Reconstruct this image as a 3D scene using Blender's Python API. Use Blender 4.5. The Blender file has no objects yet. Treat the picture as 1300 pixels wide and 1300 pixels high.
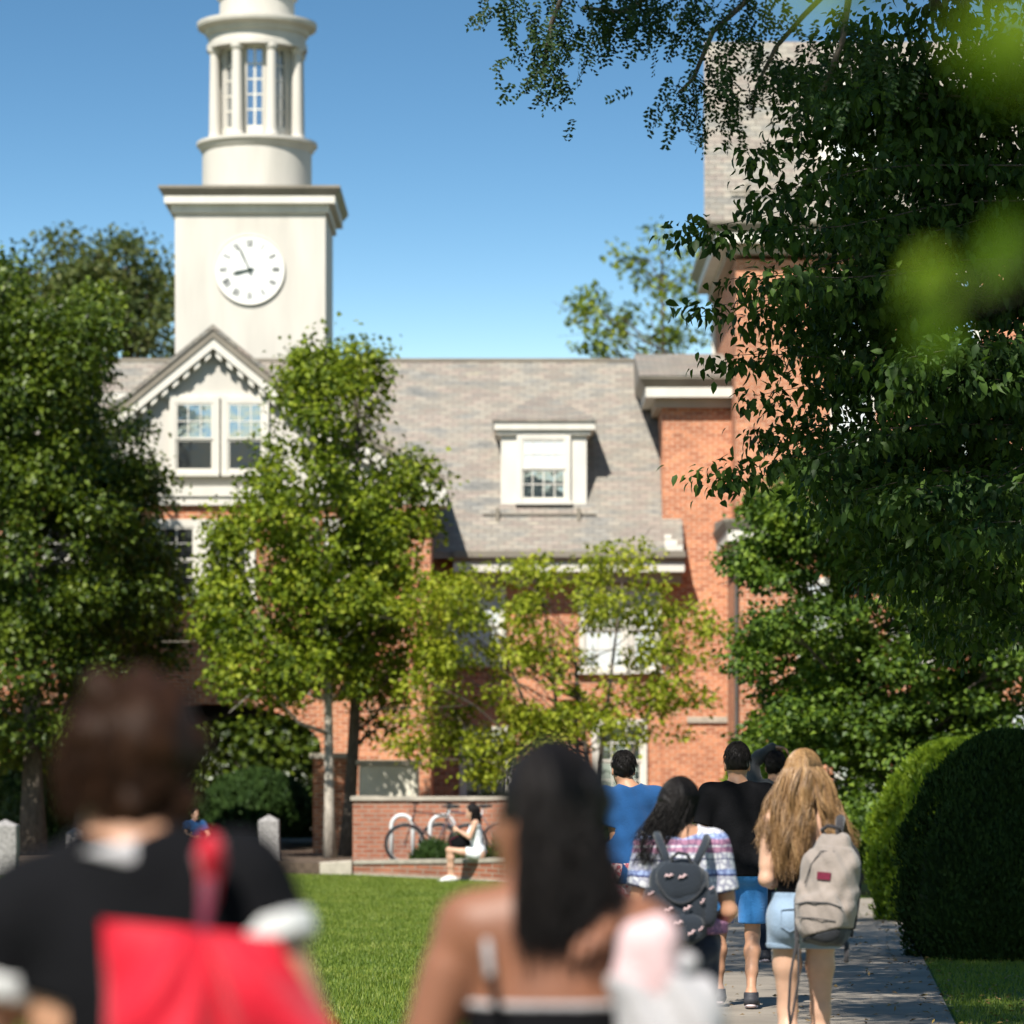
SKY_STRENGTH, SUN_STRENGTH, EXPOSURE, SKY_Z, SKY_SAT, SKY_HUE, SKY_O = 0.087, 5.0, 0.82, (3.4, -.275), 1.22, .49, 1.0
import bpy, math, random
import numpy as np
from mathutils import Vector, Matrix
rng = np.random.default_rng(7)
random.seed(7)
scene = bpy.context.scene
COL = scene.collection
F_PX, CAMZ, HOR = 4600.0, 1.55, 993.0
R = math.radians

def at(px, py, D):
    return np.array([(px-650)/F_PX*D, D, CAMZ+(HOR-py)/F_PX*D])
def ax(px, D): return (px-650)/F_PX*D
def az(py, D): return CAMZ+(HOR-py)/F_PX*D

# direction towards the sun
SAZ, SEL = R(22), R(50)
SUN = np.array([-math.sin(SAZ)*math.cos(SEL), -math.cos(SAZ)*math.cos(SEL), math.sin(SEL)])

# ------------------------------------------------------------------ objects
def tag(o, label=None, cat=None, group=None, kind=None):
    if label: o['label'] = label
    if cat: o['category'] = cat
    if group: o['group'] = group
    if kind: o['kind'] = kind
    return o
def empty(name, loc, label, cat, group=None, rz=0):
    o = bpy.data.objects.new(name, None); COL.objects.link(o)
    o.location = [float(v) for v in loc]; o.rotation_euler = (0, 0, rz)
    return tag(o, label, cat, group)
def origin(p):
    w = np.zeros(3)
    while p is not None:
        w += np.array(p.location); p = p.parent
    return w
def mesh_obj(name, V, faces, mat, parent=None, smooth=False, loc=None, local=False):
    """V: (n,3) world coordinates (or local to the parent when local); faces: array (m,k) or list of tuples"""
    V = np.asarray(V, dtype=np.float64)
    off = np.zeros(3)
    if loc is not None: off = np.asarray(loc, float)
    elif parent is not None and not local: off = origin(parent)
    Vl = (V-off).astype(np.float32)
    me = bpy.data.meshes.new(name)
    if isinstance(faces, np.ndarray):
        m, k = faces.shape
        me.vertices.add(len(Vl)); me.vertices.foreach_set('co', Vl.ravel())
        me.loops.add(m*k); me.loops.foreach_set('vertex_index', faces.astype(np.int32).ravel())
        me.polygons.add(m)
        me.polygons.foreach_set('loop_start', np.arange(0, m*k, k, dtype=np.int32))
        me.update(calc_edges=True)
    else:
        me.from_pydata([tuple(v) for v in Vl.tolist()], [], [tuple(f) for f in faces]); me.update()
    if smooth:
        me.polygons.foreach_set('use_smooth', np.ones(len(me.polygons), dtype=bool))
    if mat: me.materials.append(mat)
    o = bpy.data.objects.new(name, me); COL.objects.link(o)
    if parent is not None: o.parent = parent
    elif loc is not None: o.location = [float(v) for v in loc]
    return o

class MB:
    def __init__(s): s.v = []; s.f = []
    def add(s, vs, fs):
        b = len(s.v); s.v += [tuple(float(c) for c in v) for v in vs]; s.f += [tuple(i+b for i in f) for f in fs]; return s
    def box(s, x0, x1, y0, y1, z0, z1):
        return s.add([(x0,y0,z0),(x1,y0,z0),(x1,y1,z0),(x0,y1,z0),(x0,y0,z1),(x1,y0,z1),(x1,y1,z1),(x0,y1,z1)],
                     [(0,3,2,1),(4,5,6,7),(0,1,5,4),(1,2,6,5),(2,3,7,6),(3,0,4,7)])
    def prism(s, poly, y0, y1):
        """poly: (x,z) counter-clockwise seen from -y; extruded y0..y1"""
        n = len(poly)
        vs = [(x, y0, z) for x, z in poly]+[(x, y1, z) for x, z in poly]
        fs = [tuple(range(n)), tuple(range(2*n-1, n-1, -1))]
        for i in range(n):
            j = (i+1) % n; fs.append((j, i, i+n, j+n))
        return s.add(vs, fs)
    def prismx(s, poly, x0, x1):
        n = len(poly)
        vs = [(x0, y, z) for y, z in poly]+[(x1, y, z) for y, z in poly]
        fs = [tuple(range(n)), tuple(range(2*n-1, n-1, -1))]
        for i in range(n):
            j = (i+1) % n; fs.append((j, i, i+n, j+n))
        return s.add(vs, fs)
    def lathe(s, c, prof, n=48):
        b = len(s.v); vs = []; fs = []
        for r, z in prof:
            for k in range(n):
                a = 2*math.pi*k/n; vs.append((c[0]+r*math.sin(a), c[1]-r*math.cos(a), z))
        for i in range(len(prof)-1):
            for k in range(n):
                k2 = (k+1) % n
                fs.append((i*n+k, i*n+k2, (i+1)*n+k2, (i+1)*n+k))
        return s.add(vs, fs)
    def tube(s, pts, rad, n=8, cap=True):
        pts = [np.asarray(p, float) for p in pts]
        if not hasattr(rad, '__len__'): rad = [rad]*len(pts)
        vs = []; fs = []; u = None
        for i, p in enumerate(pts):
            t = pts[min(i+1, len(pts)-1)]-pts[max(i-1, 0)]; t = t/(np.linalg.norm(t)+1e-9)
            if u is None:
                u = np.cross(t, [0.3, 0.2, 1]) if abs(t[2]) < .9 else np.cross(t, [1, 0.2, 0])
            u = u-t*np.dot(u, t); u /= np.linalg.norm(u)+1e-9
            w = np.cross(t, u)
            for k in range(n):
                a = 2*math.pi*k/n; vs.append(p+rad[i]*(math.cos(a)*u+math.sin(a)*w))
        for i in range(len(pts)-1):
            for k in range(n):
                k2 = (k+1) % n; fs.append((i*n+k, i*n+k2, (i+1)*n+k2, (i+1)*n+k))
        if cap:
            fs.append(tuple(range(n-1, -1, -1))); fs.append(tuple(range((len(pts)-1)*n, len(pts)*n)))
        return s.add(vs, fs)
    def quad(s, a, b, c, d): return s.add([a, b, c, d], [(0, 1, 2, 3)])
    def build(s, name, mat, parent=None, smooth=False, loc=None, bevel=0, local=False):
        o = mesh_obj(name, np.array(s.v), s.f, mat, parent, smooth, loc, local)
        if bevel:
            b = o.modifiers.new('bevel', 'BEVEL'); b.width = bevel; b.segments = 2; b.limit_method = 'ANGLE'
        return o

# ------------------------------------------------------------------ materials
def new_mat(name):
    m = bpy.data.materials.new(name); m.use_nodes = True
    nt = m.node_tree; nt.nodes.clear()
    out = nt.nodes.new('ShaderNodeOutputMaterial')
    return m, nt, out
def nd(nt, typ, **kw):
    n = nt.nodes.new(typ)
    for k, v in kw.items():
        if k.startswith('i_'): n.inputs[k[2:].replace('_', ' ')].default_value = v
        else: setattr(n, k, v)
    return n
def ramp(nt, fac, stops, interp='LINEAR'):
    r = nt.nodes.new('ShaderNodeValToRGB'); r.color_ramp.interpolation = interp
    e = r.color_ramp.elements
    while len(e) > 1: e.remove(e[-1])
    e[0].position, e[0].color = stops[0][0], (*stops[0][1], 1)
    for p, c in stops[1:]:
        x = e.new(p); x.color = (*c, 1)
    nt.links.new(fac, r.inputs['Fac']); return r.outputs['Color']
def plain(name, col, rough=.6, var=.12, scale=6.0, bump=0.0, bscale=40.0, spec=.3, metal=0.0, coord='Object', sheen=0.0, stretch=None, subsurf=0):
    m, nt, out = new_mat(name)
    b = nd(nt, 'ShaderNodeBsdfPrincipled'); b.inputs['Roughness'].default_value = rough
    b.inputs['Specular IOR Level'].default_value = spec; b.inputs['Metallic'].default_value = metal
    b.inputs['Sheen Weight'].default_value = sheen
    if subsurf:
        b.inputs['Subsurface Weight'].default_value = subsurf; b.inputs['Subsurface Radius'].default_value = (.012, .005, .003); b.inputs['Subsurface Scale'].default_value = 1.0
    tc = nd(nt, 'ShaderNodeTexCoord'); src = tc.outputs[coord]
    if stretch:
        mp = nd(nt, 'ShaderNodeMapping'); mp.inputs['Scale'].default_value = stretch; nt.links.new(src, mp.inputs[0]); src = mp.outputs[0]
    n = nd(nt, 'ShaderNodeTexNoise'); n.inputs['Scale'].default_value = scale; n.inputs['Detail'].default_value = 6
    nt.links.new(src, n.inputs['Vector'])
    lo = tuple(c*(1-var) for c in col); hi = tuple(min(1, c*(1+var)) for c in col)
    nt.links.new(ramp(nt, n.outputs['Fac'], [(.3, lo), (.7, hi)]), b.inputs['Base Color'])
    if bump:
        n2 = nd(nt, 'ShaderNodeTexNoise'); n2.inputs['Scale'].default_value = bscale; n2.inputs['Detail'].default_value = 5
        nt.links.new(src, n2.inputs['Vector'])
        bp = nd(nt, 'ShaderNodeBump'); bp.inputs['Strength'].default_value = bump; bp.inputs['Distance'].default_value = .02
        nt.links.new(n2.outputs['Fac'], bp.inputs['Height']); nt.links.new(bp.outputs[0], b.inputs['Normal'])
    nt.links.new(b.outputs[0], out.inputs[0])
    return m
def wall_vec(nt):
    """(x+y, z, 0) of the object coordinates, so courses run round corners"""
    tc = nd(nt, 'ShaderNodeTexCoord'); sp = nd(nt, 'ShaderNodeSeparateXYZ'); nt.links.new(tc.outputs['Object'], sp.inputs[0])
    ad = nd(nt, 'ShaderNodeMath', operation='ADD'); nt.links.new(sp.outputs[0], ad.inputs[0]); nt.links.new(sp.outputs[1], ad.inputs[1])
    cb = nd(nt, 'ShaderNodeCombineXYZ'); nt.links.new(ad.outputs[0], cb.inputs[0]); nt.links.new(sp.outputs[2], cb.inputs[1])
    return cb.outputs[0], tc.outputs['Object']
def brick_mat(name, c1, c2, mortar, bw=.22, rh=.075, ms=.011, patch=.35):
    m, nt, out = new_mat(name)
    b = nd(nt, 'ShaderNodeBsdfPrincipled'); b.inputs['Roughness'].default_value = .85; b.inputs['Specular IOR Level'].default_value = .2
    v, ob = wall_vec(nt)
    br = nd(nt, 'ShaderNodeTexBrick'); nt.links.new(v, br.inputs['Vector'])
    br.inputs['Scale'].default_value = 1; br.inputs['Brick Width'].default_value = bw; br.inputs['Row Height'].default_value = rh
    br.inputs['Mortar Size'].default_value = ms; br.inputs['Mortar Smooth'].default_value = .2; br.inputs['Bias'].default_value = 0
    br.inputs['Color1'].default_value = (*c1, 1); br.inputs['Color2'].default_value = (*c2, 1); br.inputs['Mortar'].default_value = (*mortar, 1)
    n = nd(nt, 'ShaderNodeTexNoise'); n.inputs['Scale'].default_value = .7; n.inputs['Detail'].default_value = 7; nt.links.new(ob, n.inputs['Vector'])
    mx = nd(nt, 'ShaderNodeMix', data_type='RGBA', blend_type='MULTIPLY'); mx.inputs[0].default_value = patch*2
    nt.links.new(br.outputs['Color'], mx.inputs[6])
    nt.links.new(ramp(nt, n.outputs['Fac'], [(.25, (.62, .6, .6)), (.5, (.95, .93, .92)), (.75, (1.25, 1.2, 1.15))]), mx.inputs[7])
    n3 = nd(nt, 'ShaderNodeTexNoise'); n3.inputs['Scale'].default_value = 9; n3.inputs['Detail'].default_value = 3; nt.links.new(v, n3.inputs['Vector'])
    mx2 = nd(nt, 'ShaderNodeMix', data_type='RGBA', blend_type='MULTIPLY'); mx2.inputs[0].default_value = .8
    nt.links.new(mx.outputs[2], mx2.inputs[6])
    nt.links.new(ramp(nt, n3.outputs['Fac'], [(.3, (.85, .84, .84)), (.7, (1.12, 1.1, 1.08))]), mx2.inputs[7])
    nt.links.new(mx2.outputs[2], b.inputs['Base Color'])
    bp = nd(nt, 'ShaderNodeBump', invert=True); bp.inputs['Strength'].default_value = .5; bp.inputs['Distance'].default_value = .008
    nt.links.new(br.outputs['Fac'], bp.inputs['Height']); nt.links.new(bp.outputs[0], b.inputs['Normal'])
    nt.links.new(b.outputs[0], out.inputs[0]); return m
def slate_mat(name):
    m, nt, out = new_mat(name)
    b = nd(nt, 'ShaderNodeBsdfPrincipled'); b.inputs['Roughness'].default_value = .6; b.inputs['Specular IOR Level'].default_value = .35
    tc = nd(nt, 'ShaderNodeTexCoord'); sp = nd(nt, 'ShaderNodeSeparateXYZ'); nt.links.new(tc.outputs['Object'], sp.inputs[0])
    ad = nd(nt, 'ShaderNodeMath', operation='ADD'); nt.links.new(sp.outputs[1], ad.inputs[0]); nt.links.new(sp.outputs[2], ad.inputs[1])
    cb = nd(nt, 'ShaderNodeCombineXYZ'); nt.links.new(sp.outputs[0], cb.inputs[0]); nt.links.new(ad.outputs[0], cb.inputs[1])
    v = cb.outputs[0]
    br = nd(nt, 'ShaderNodeTexBrick'); nt.links.new(v, br.inputs['Vector']); br.offset = .5
    br.inputs['Scale'].default_value = 1; br.inputs['Brick Width'].default_value = .28; br.inputs['Row Height'].default_value = .165
    br.inputs['Mortar Size'].default_value = .014; br.inputs['Mortar Smooth'].default_value = .6
    br.inputs['Color1'].default_value = (.185, .175, .158, 1); br.inputs['Color2'].default_value = (.262, .246, .218, 1); br.inputs['Mortar'].default_value = (.15, .14, .128, 1)
    mp = nd(nt, 'ShaderNodeMapping'); mp.inputs['Scale'].default_value = (.55, 1.5, 1); nt.links.new(v, mp.inputs[0])
    n = nd(nt, 'ShaderNodeTexNoise'); n.inputs['Scale'].default_value = 1.6; n.inputs['Detail'].default_value = 8; n.inputs['Roughness'].default_value = .65; nt.links.new(mp.outputs[0], n.inputs['Vector'])
    mx = nd(nt, 'ShaderNodeMix', data_type='RGBA', blend_type='MULTIPLY'); mx.inputs[0].default_value = 1
    nt.links.new(br.outputs['Color'], mx.inputs[6])
    nt.links.new(ramp(nt, n.outputs['Fac'], [(.30, (.55, .6, .64)), (.41, (.88, .89, .88)), (.5, (1.1, 1.05, .95)), (.56, (1.05, .90, .84)), (.61, (1.0, .97, .92)), (.72, (1.5, 1.4, 1.12))]), mx.inputs[7])
    nt.links.new(mx.outputs[2], b.inputs['Base Color'])
    bp = nd(nt, 'ShaderNodeBump', invert=True); bp.inputs['Strength'].default_value = .6; bp.inputs['Distance'].default_value = .02
    nt.links.new(br.outputs['Fac'], bp.inputs['Height']); nt.links.new(bp.outputs[0], b.inputs['Normal'])
    nt.links.new(b.outputs[0], out.inputs[0]); return m
def leaf_mat(name, cols, trans=.35, rough=.45, spec=.35):
    m, nt, out = new_mat(name)
    g = nd(nt, 'ShaderNodeNewGeometry')
    tc = nd(nt, 'ShaderNodeTexCoord'); n = nd(nt, 'ShaderNodeTexNoise'); n.inputs['Scale'].default_value = 1.1; n.inputs['Detail'].default_value = 2
    nt.links.new(tc.outputs['Object'], n.inputs['Vector'])
    a = nd(nt, 'ShaderNodeMath', operation='MULTIPLY_ADD'); nt.links.new(g.outputs['Random Per Island'], a.inputs[0]); a.inputs[1].default_value = .55
    s2 = nd(nt, 'ShaderNodeMath', operation='MULTIPLY_ADD'); nt.links.new(n.outputs['Fac'], s2.inputs[0]); s2.inputs[1].default_value = .9; s2.inputs[2].default_value = -.22
    nt.links.new(s2.outputs[0], a.inputs[2])
    k = len(cols)
    c = ramp(nt, a.outputs[0], [(i/(k-1), cols[i]) for i in range(k)])
    b = nd(nt, 'ShaderNodeBsdfPrincipled'); b.inputs['Roughness'].default_value = rough; b.inputs['Specular IOR Level'].default_value = spec
    nt.links.new(c, b.inputs['Base Color'])
    t = nd(nt, 'ShaderNodeBsdfTranslucent')
    hs = nd(nt, 'ShaderNodeMix', data_type='RGBA', blend_type='MULTIPLY'); hs.inputs[0].default_value = 1; hs.inputs[7].default_value = (1.3, 1.35, .5, 1)
    nt.links.new(c, hs.inputs[6]); nt.links.new(hs.outputs[2], t.inputs['Color'])
    mix = nd(nt, 'ShaderNodeMixShader'); mix.inputs[0].default_value = trans
    nt.links.new(b.outputs[0], mix.inputs[1]); nt.links.new(t.outputs[0], mix.inputs[2]); nt.links.new(mix.outputs[0], out.inputs[0])
    return m
def glass_mat(name, base, refl=.35, rough=.04):
    m, nt, out = new_mat(name)
    b = nd(nt, 'ShaderNodeBsdfPrincipled'); b.inputs['Roughness'].default_value = .3; b.inputs['Base Color'].default_value = (*base, 1)
    gl = nd(nt, 'ShaderNodeBsdfGlossy'); gl.inputs['Roughness'].default_value = rough; gl.inputs['Color'].default_value = (.9, .95, 1, 1)
    tc = nd(nt, 'ShaderNodeTexCoord'); n = nd(nt, 'ShaderNodeTexNoise'); n.inputs['Scale'].default_value = 2.2; nt.links.new(tc.outputs['Object'], n.inputs['Vector'])
    bp = nd(nt, 'ShaderNodeBump'); bp.inputs['Strength'].default_value = .12; bp.inputs['Distance'].default_value = .05
    nt.links.new(n.outputs['Fac'], bp.inputs['Height']); nt.links.new(bp.outputs[0], gl.inputs['Normal'])
    mix = nd(nt, 'ShaderNodeMixShader'); mix.inputs[0].default_value = refl
    nt.links.new(b.outputs[0], mix.inputs[1]); nt.links.new(gl.outputs[0], mix.inputs[2]); nt.links.new(mix.outputs[0], out.inputs[0]); return m
def hair_mat(name, cols, rough=.38, spec=.5):
    m, nt, out = new_mat(name)
    g = nd(nt, 'ShaderNodeNewGeometry'); tc = nd(nt, 'ShaderNodeTexCoord')
    mp = nd(nt, 'ShaderNodeMapping'); mp.inputs['Scale'].default_value = (60, 60, 5); nt.links.new(tc.outputs['Object'], mp.inputs[0])
    n = nd(nt, 'ShaderNodeTexNoise'); n.inputs['Scale'].default_value = 1; n.inputs['Detail'].default_value = 4; n.inputs['Distortion'].default_value = .6; nt.links.new(mp.outputs[0], n.inputs['Vector'])
    a = nd(nt, 'ShaderNodeMath', operation='MULTIPLY_ADD'); nt.links.new(g.outputs['Random Per Island'], a.inputs[0]); a.inputs[1].default_value = .5
    s2 = nd(nt, 'ShaderNodeMath', operation='MULTIPLY_ADD'); nt.links.new(n.outputs['Fac'], s2.inputs[0]); s2.inputs[1].default_value = .9; s2.inputs[2].default_value = -.2
    nt.links.new(s2.outputs[0], a.inputs[2])
    k = len(cols)
    b = nd(nt, 'ShaderNodeBsdfPrincipled'); b.inputs['Roughness'].default_value = rough; b.inputs['Specular IOR Level'].default_value = spec
    nt.links.new(ramp(nt, a.outputs[0], [(i/(k-1), cols[i]) for i in range(k)]), b.inputs['Base Color'])
    bp = nd(nt, 'ShaderNodeBump'); bp.inputs['Strength'].default_value = .5; bp.inputs['Distance'].default_value = .01
    nt.links.new(n.outputs['Fac'], bp.inputs['Height']); nt.links.new(bp.outputs[0], b.inputs['Normal'])
    nt.links.new(b.outputs[0], out.inputs[0]); return m

M = {}
M['brick'] = brick_mat('brick', (.31, .09, .042), (.57, .225, .108), (.52, .36, .25), rh=.076, bw=.225, ms=.012)
M['brick_low'] = brick_mat('brick_low', (.28, .095, .055), (.42, .17, .10), (.34, .26, .2), patch=.5)
M['slate'] = slate_mat('slate')
M['cream'] = plain('cream', (.51, .48, .425), .6, .09, 1.0, .08, 6, stretch=(2.6, 2.6, .45))
M['trim'] = plain('trim', (.60, .57, .50), .5, .08, 1.6, .05, 8, stretch=(2, 2, .7))
M['white'] = plain('white', (.7, .7, .68), .45, .03, 3)
M['pipe'] = plain('pipe', (.09, .08, .07), .5, .15, 2)
M['gutter'] = plain('gutter', (.21, .185, .145), .5, .15, 2)
M['soffit'] = plain('soffit', (.34, .27, .20), .6, .08, 2)
M['dark'] = plain('dark', (.02, .018, .016), .8, .3, 3)
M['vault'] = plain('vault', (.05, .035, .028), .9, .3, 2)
M['glass'] = glass_mat('glass', (.03, .04, .05), .42)
M['glass_dark'] = glass_mat('glass_dark', (.008, .008, .009), .035)
M['blind'] = plain('blind', (.56, .6, .6), .5, .06, 8, 0, 40, stretch=(1, 1, 14))
M['dial'] = plain('dial', (.70, .70, .67), .4, .02, 2)
M['ink'] = plain('ink', (.012, .03, .025), .4, .2, 8)
M['mark'] = plain('mark', (.09, .095, .09), .5, .1, 8)
M['granite'] = plain('granite', (.25, .235, .225), .8, .35, 22, .5, 30)
M['cap_stone'] = plain('cap_stone', (.38, .335, .27), .8, .2, 4, .3, 30)
M['concrete'] = plain('concrete', (.225, .195, .158), .9, .2, 1.4, .35, 60)
M['stucco'] = plain('stucco', (.6, .56, .46), .8, .12, 2, .2, 30)
M['bark'] = plain('bark', (.10, .08, .062), .95, .45, 9, .9, 25, stretch=(3, 3, .8))
M['bark_pale'] = plain('bark_pale', (.36, .32, .265), .9, .35, 8, .8, 25, stretch=(3, 3, .8))
M['metal_dark'] = plain('metal_dark', (.03, .03, .032), .4, .2, 9, metal=.4)
M['rack_white'] = plain('rack_white', (.6, .6, .59), .35, .08, 7)
M['soil'] = plain('soil', (.085, .06, .042), 1, .4, 7, .6, 20)
# ------------------------------------------------------------------ foliage
def unit(a): return a/(np.linalg.norm(a, axis=-1, keepdims=True)+1e-9)
def leaves(P, axis, nrm, L, W, kind=4):
    axis = unit(axis); side = unit(np.cross(axis, nrm)); nrm = np.cross(side, axis)
    L = np.asarray(L).reshape(-1, 1); W = np.asarray(W).reshape(-1, 1); N = len(P)
    if kind == 4:
        V = np.stack([P, P+axis*L*.45+side*W*.5+nrm*W*.16, P+axis*L-nrm*L*.12, P+axis*L*.45-side*W*.5+nrm*W*.16], 1)
        Fc = np.array([[0, 1, 2], [0, 2, 3]])
    elif kind == 5:   # lobed maple-like leaf: five points
        V = np.stack([P, P+axis*L*.25+side*W*.55+nrm*W*.1, P+axis*L*.55+side*W*.2, P+axis*L*.75+side*W*.42+nrm*W*.1, P+axis*L-nrm*L*.15,
                      P+axis*L*.75-side*W*.42+nrm*W*.1, P+axis*L*.55-side*W*.2, P+axis*L*.25-side*W*.55+nrm*W*.1], 1)
        Fc = np.array([[0, 1, 2], [2, 3, 4], [0, 2, 4], [0, 4, 6], [4, 5, 6], [0, 6, 7]])
    else:
        V = np.stack([P, P+axis*L*.28+side*W*.46+nrm*W*.16, P+axis*L*.62+side*W*.42+nrm*W*.1-nrm*L*.06, P+axis*L-nrm*L*.2,
                      P+axis*L*.62-side*W*.42+nrm*W*.1-nrm*L*.06, P+axis*L*.28-side*W*.46+nrm*W*.16, P+axis*L*.5-nrm*L*.02], 1)
        Fc = np.array([[0, 1, 6], [1, 2, 6], [2, 3, 6], [3, 4, 6], [4, 5, 6], [5, 0, 6]])
    k = V.shape[1]
    faces = (Fc[None]+(np.arange(N)*k)[:, None, None]).reshape(-1, 3)
    return V.reshape(-1, 3), faces
def crown(C, rad, n, L, W, droop=.3, up=.6, kind=4, flat=.75, face=.6):
    """n leaves round every clump centre C (m,3)"""
    m = len(C); rad = np.broadcast_to(np.asarray(rad, float), (m,))
    q = rng.uniform(.5, 1.35, m); rad = rad*q; cnt = np.maximum(6, (n*q**2*rng.uniform(.5, 1.3, m)).astype(int))
    idx = np.repeat(np.arange(m), cnt); N = len(idx)
    d = unit(rng.normal(size=(N, 3))); r = np.power(rng.random((N, 1)), .55)*1.2*(1+.5*(rng.random((N, 1)) < .08))
    off = d*r*rad[idx][:, None]; off[:, 2] *= flat
    P = C[idx]+off
    axis = unit(d*.7+rng.normal(size=(N, 3))*.6+np.array([0, 0, -droop]))
    nrm = unit(np.array([0, 0, up])+rng.normal(size=(N, 3))*.55+d*face)
    s = (.65+.7*rng.random(N))
    return leaves(P, axis, nrm, L*s, W*s, kind)
def lobes_to_clumps(lobes, D, depth, per_m3, inner=.25):
    out = []
    for lb in lobes:
        px, py, rx, ry = lb[:4]; Dl = lb[4] if len(lb) > 4 else D; dp = lb[5] if len(lb) > 5 else depth
        c = at(px, py, Dl); k = Dl/F_PX; r = np.array([rx*k, dp, ry*k])
        n = max(3, int(per_m3*4.19*r[0]*r[1]*r[2]))
        d = unit(rng.normal(size=(n, 3))); rr = np.cbrt(inner+(1-inner)*rng.random((n, 1)))*(1+.28*np.maximum(0, rng.normal(size=(n, 1)))*(rng.random((n, 1)) < .3))
        out.append(c+d*rr*r)
    return np.concatenate(out)
def limb_set(mb, base, top, C, r0, nl, r_tip=.012, wig=.12):
    """trunk from base to top, then nl limbs from points on it to clump centres, with side twigs"""
    base = np.asarray(base, float); top = np.asarray(top, float); H = np.linalg.norm(top-base)
    pts = [base+(top-base)*t+np.array([math.sin(t*5)*wig*t, math.cos(t*4)*wig*t*.6, 0]) for t in np.linspace(0, 1, 9)]
    rad = [r0*(1.35 if i == 0 else 1)*(1-.72*i/8) for i in range(9)]
    mb.tube(pts, rad, 10)
    pick = C[rng.permutation(len(C))[:nl]]
    for c in pick:
        hz = np.linalg.norm((c-base)[:2]); t = np.clip(((c[2]-base[2])-.55*hz)/H, .25, .97)
        i = t*8; a = pts[int(i)]+(pts[min(int(i)+1, 8)]-pts[int(i)])*(i-int(i))
        m1 = a+(c-a)*.35+np.array([0, 0, -.05*np.linalg.norm(c-a)])+rng.normal(size=3)*.05
        m2 = a+(c-a)*.7+np.array([0, 0, .03*np.linalg.norm(c-a)])+rng.normal(size=3)*.05
        ra = min(rad[int(i)]*.55, .02+.018*np.linalg.norm(c-a))
        mb.tube([a, m1, m2, c], [ra, ra*.65, ra*.4, r_tip*.5], 6)
        for q in range(2):
            e = c+rng.normal(size=3)*.35*np.linalg.norm(c-a)*.4
            mb.tube([m2, (m2+e)/2+rng.normal(size=3)*.04, e], [ra*.35, ra*.22, r_tip*.4], 5)
def tree(name, label, cat, base, top, C, crown_args, mats, r0=.15, nl=30, group=None, extra=None):
    root = empty(name, base, label, cat, group)
    mb = MB(); limb_set(mb, base, top, C, r0, nl)
    if extra: extra(mb)
    mb.build('trunk', mats[0], root, smooth=True)
    V, Fc = crown(C, *crown_args[0], **crown_args[1])
    mesh_obj('crown', V, Fc, mats[1], root)
    return root

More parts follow.
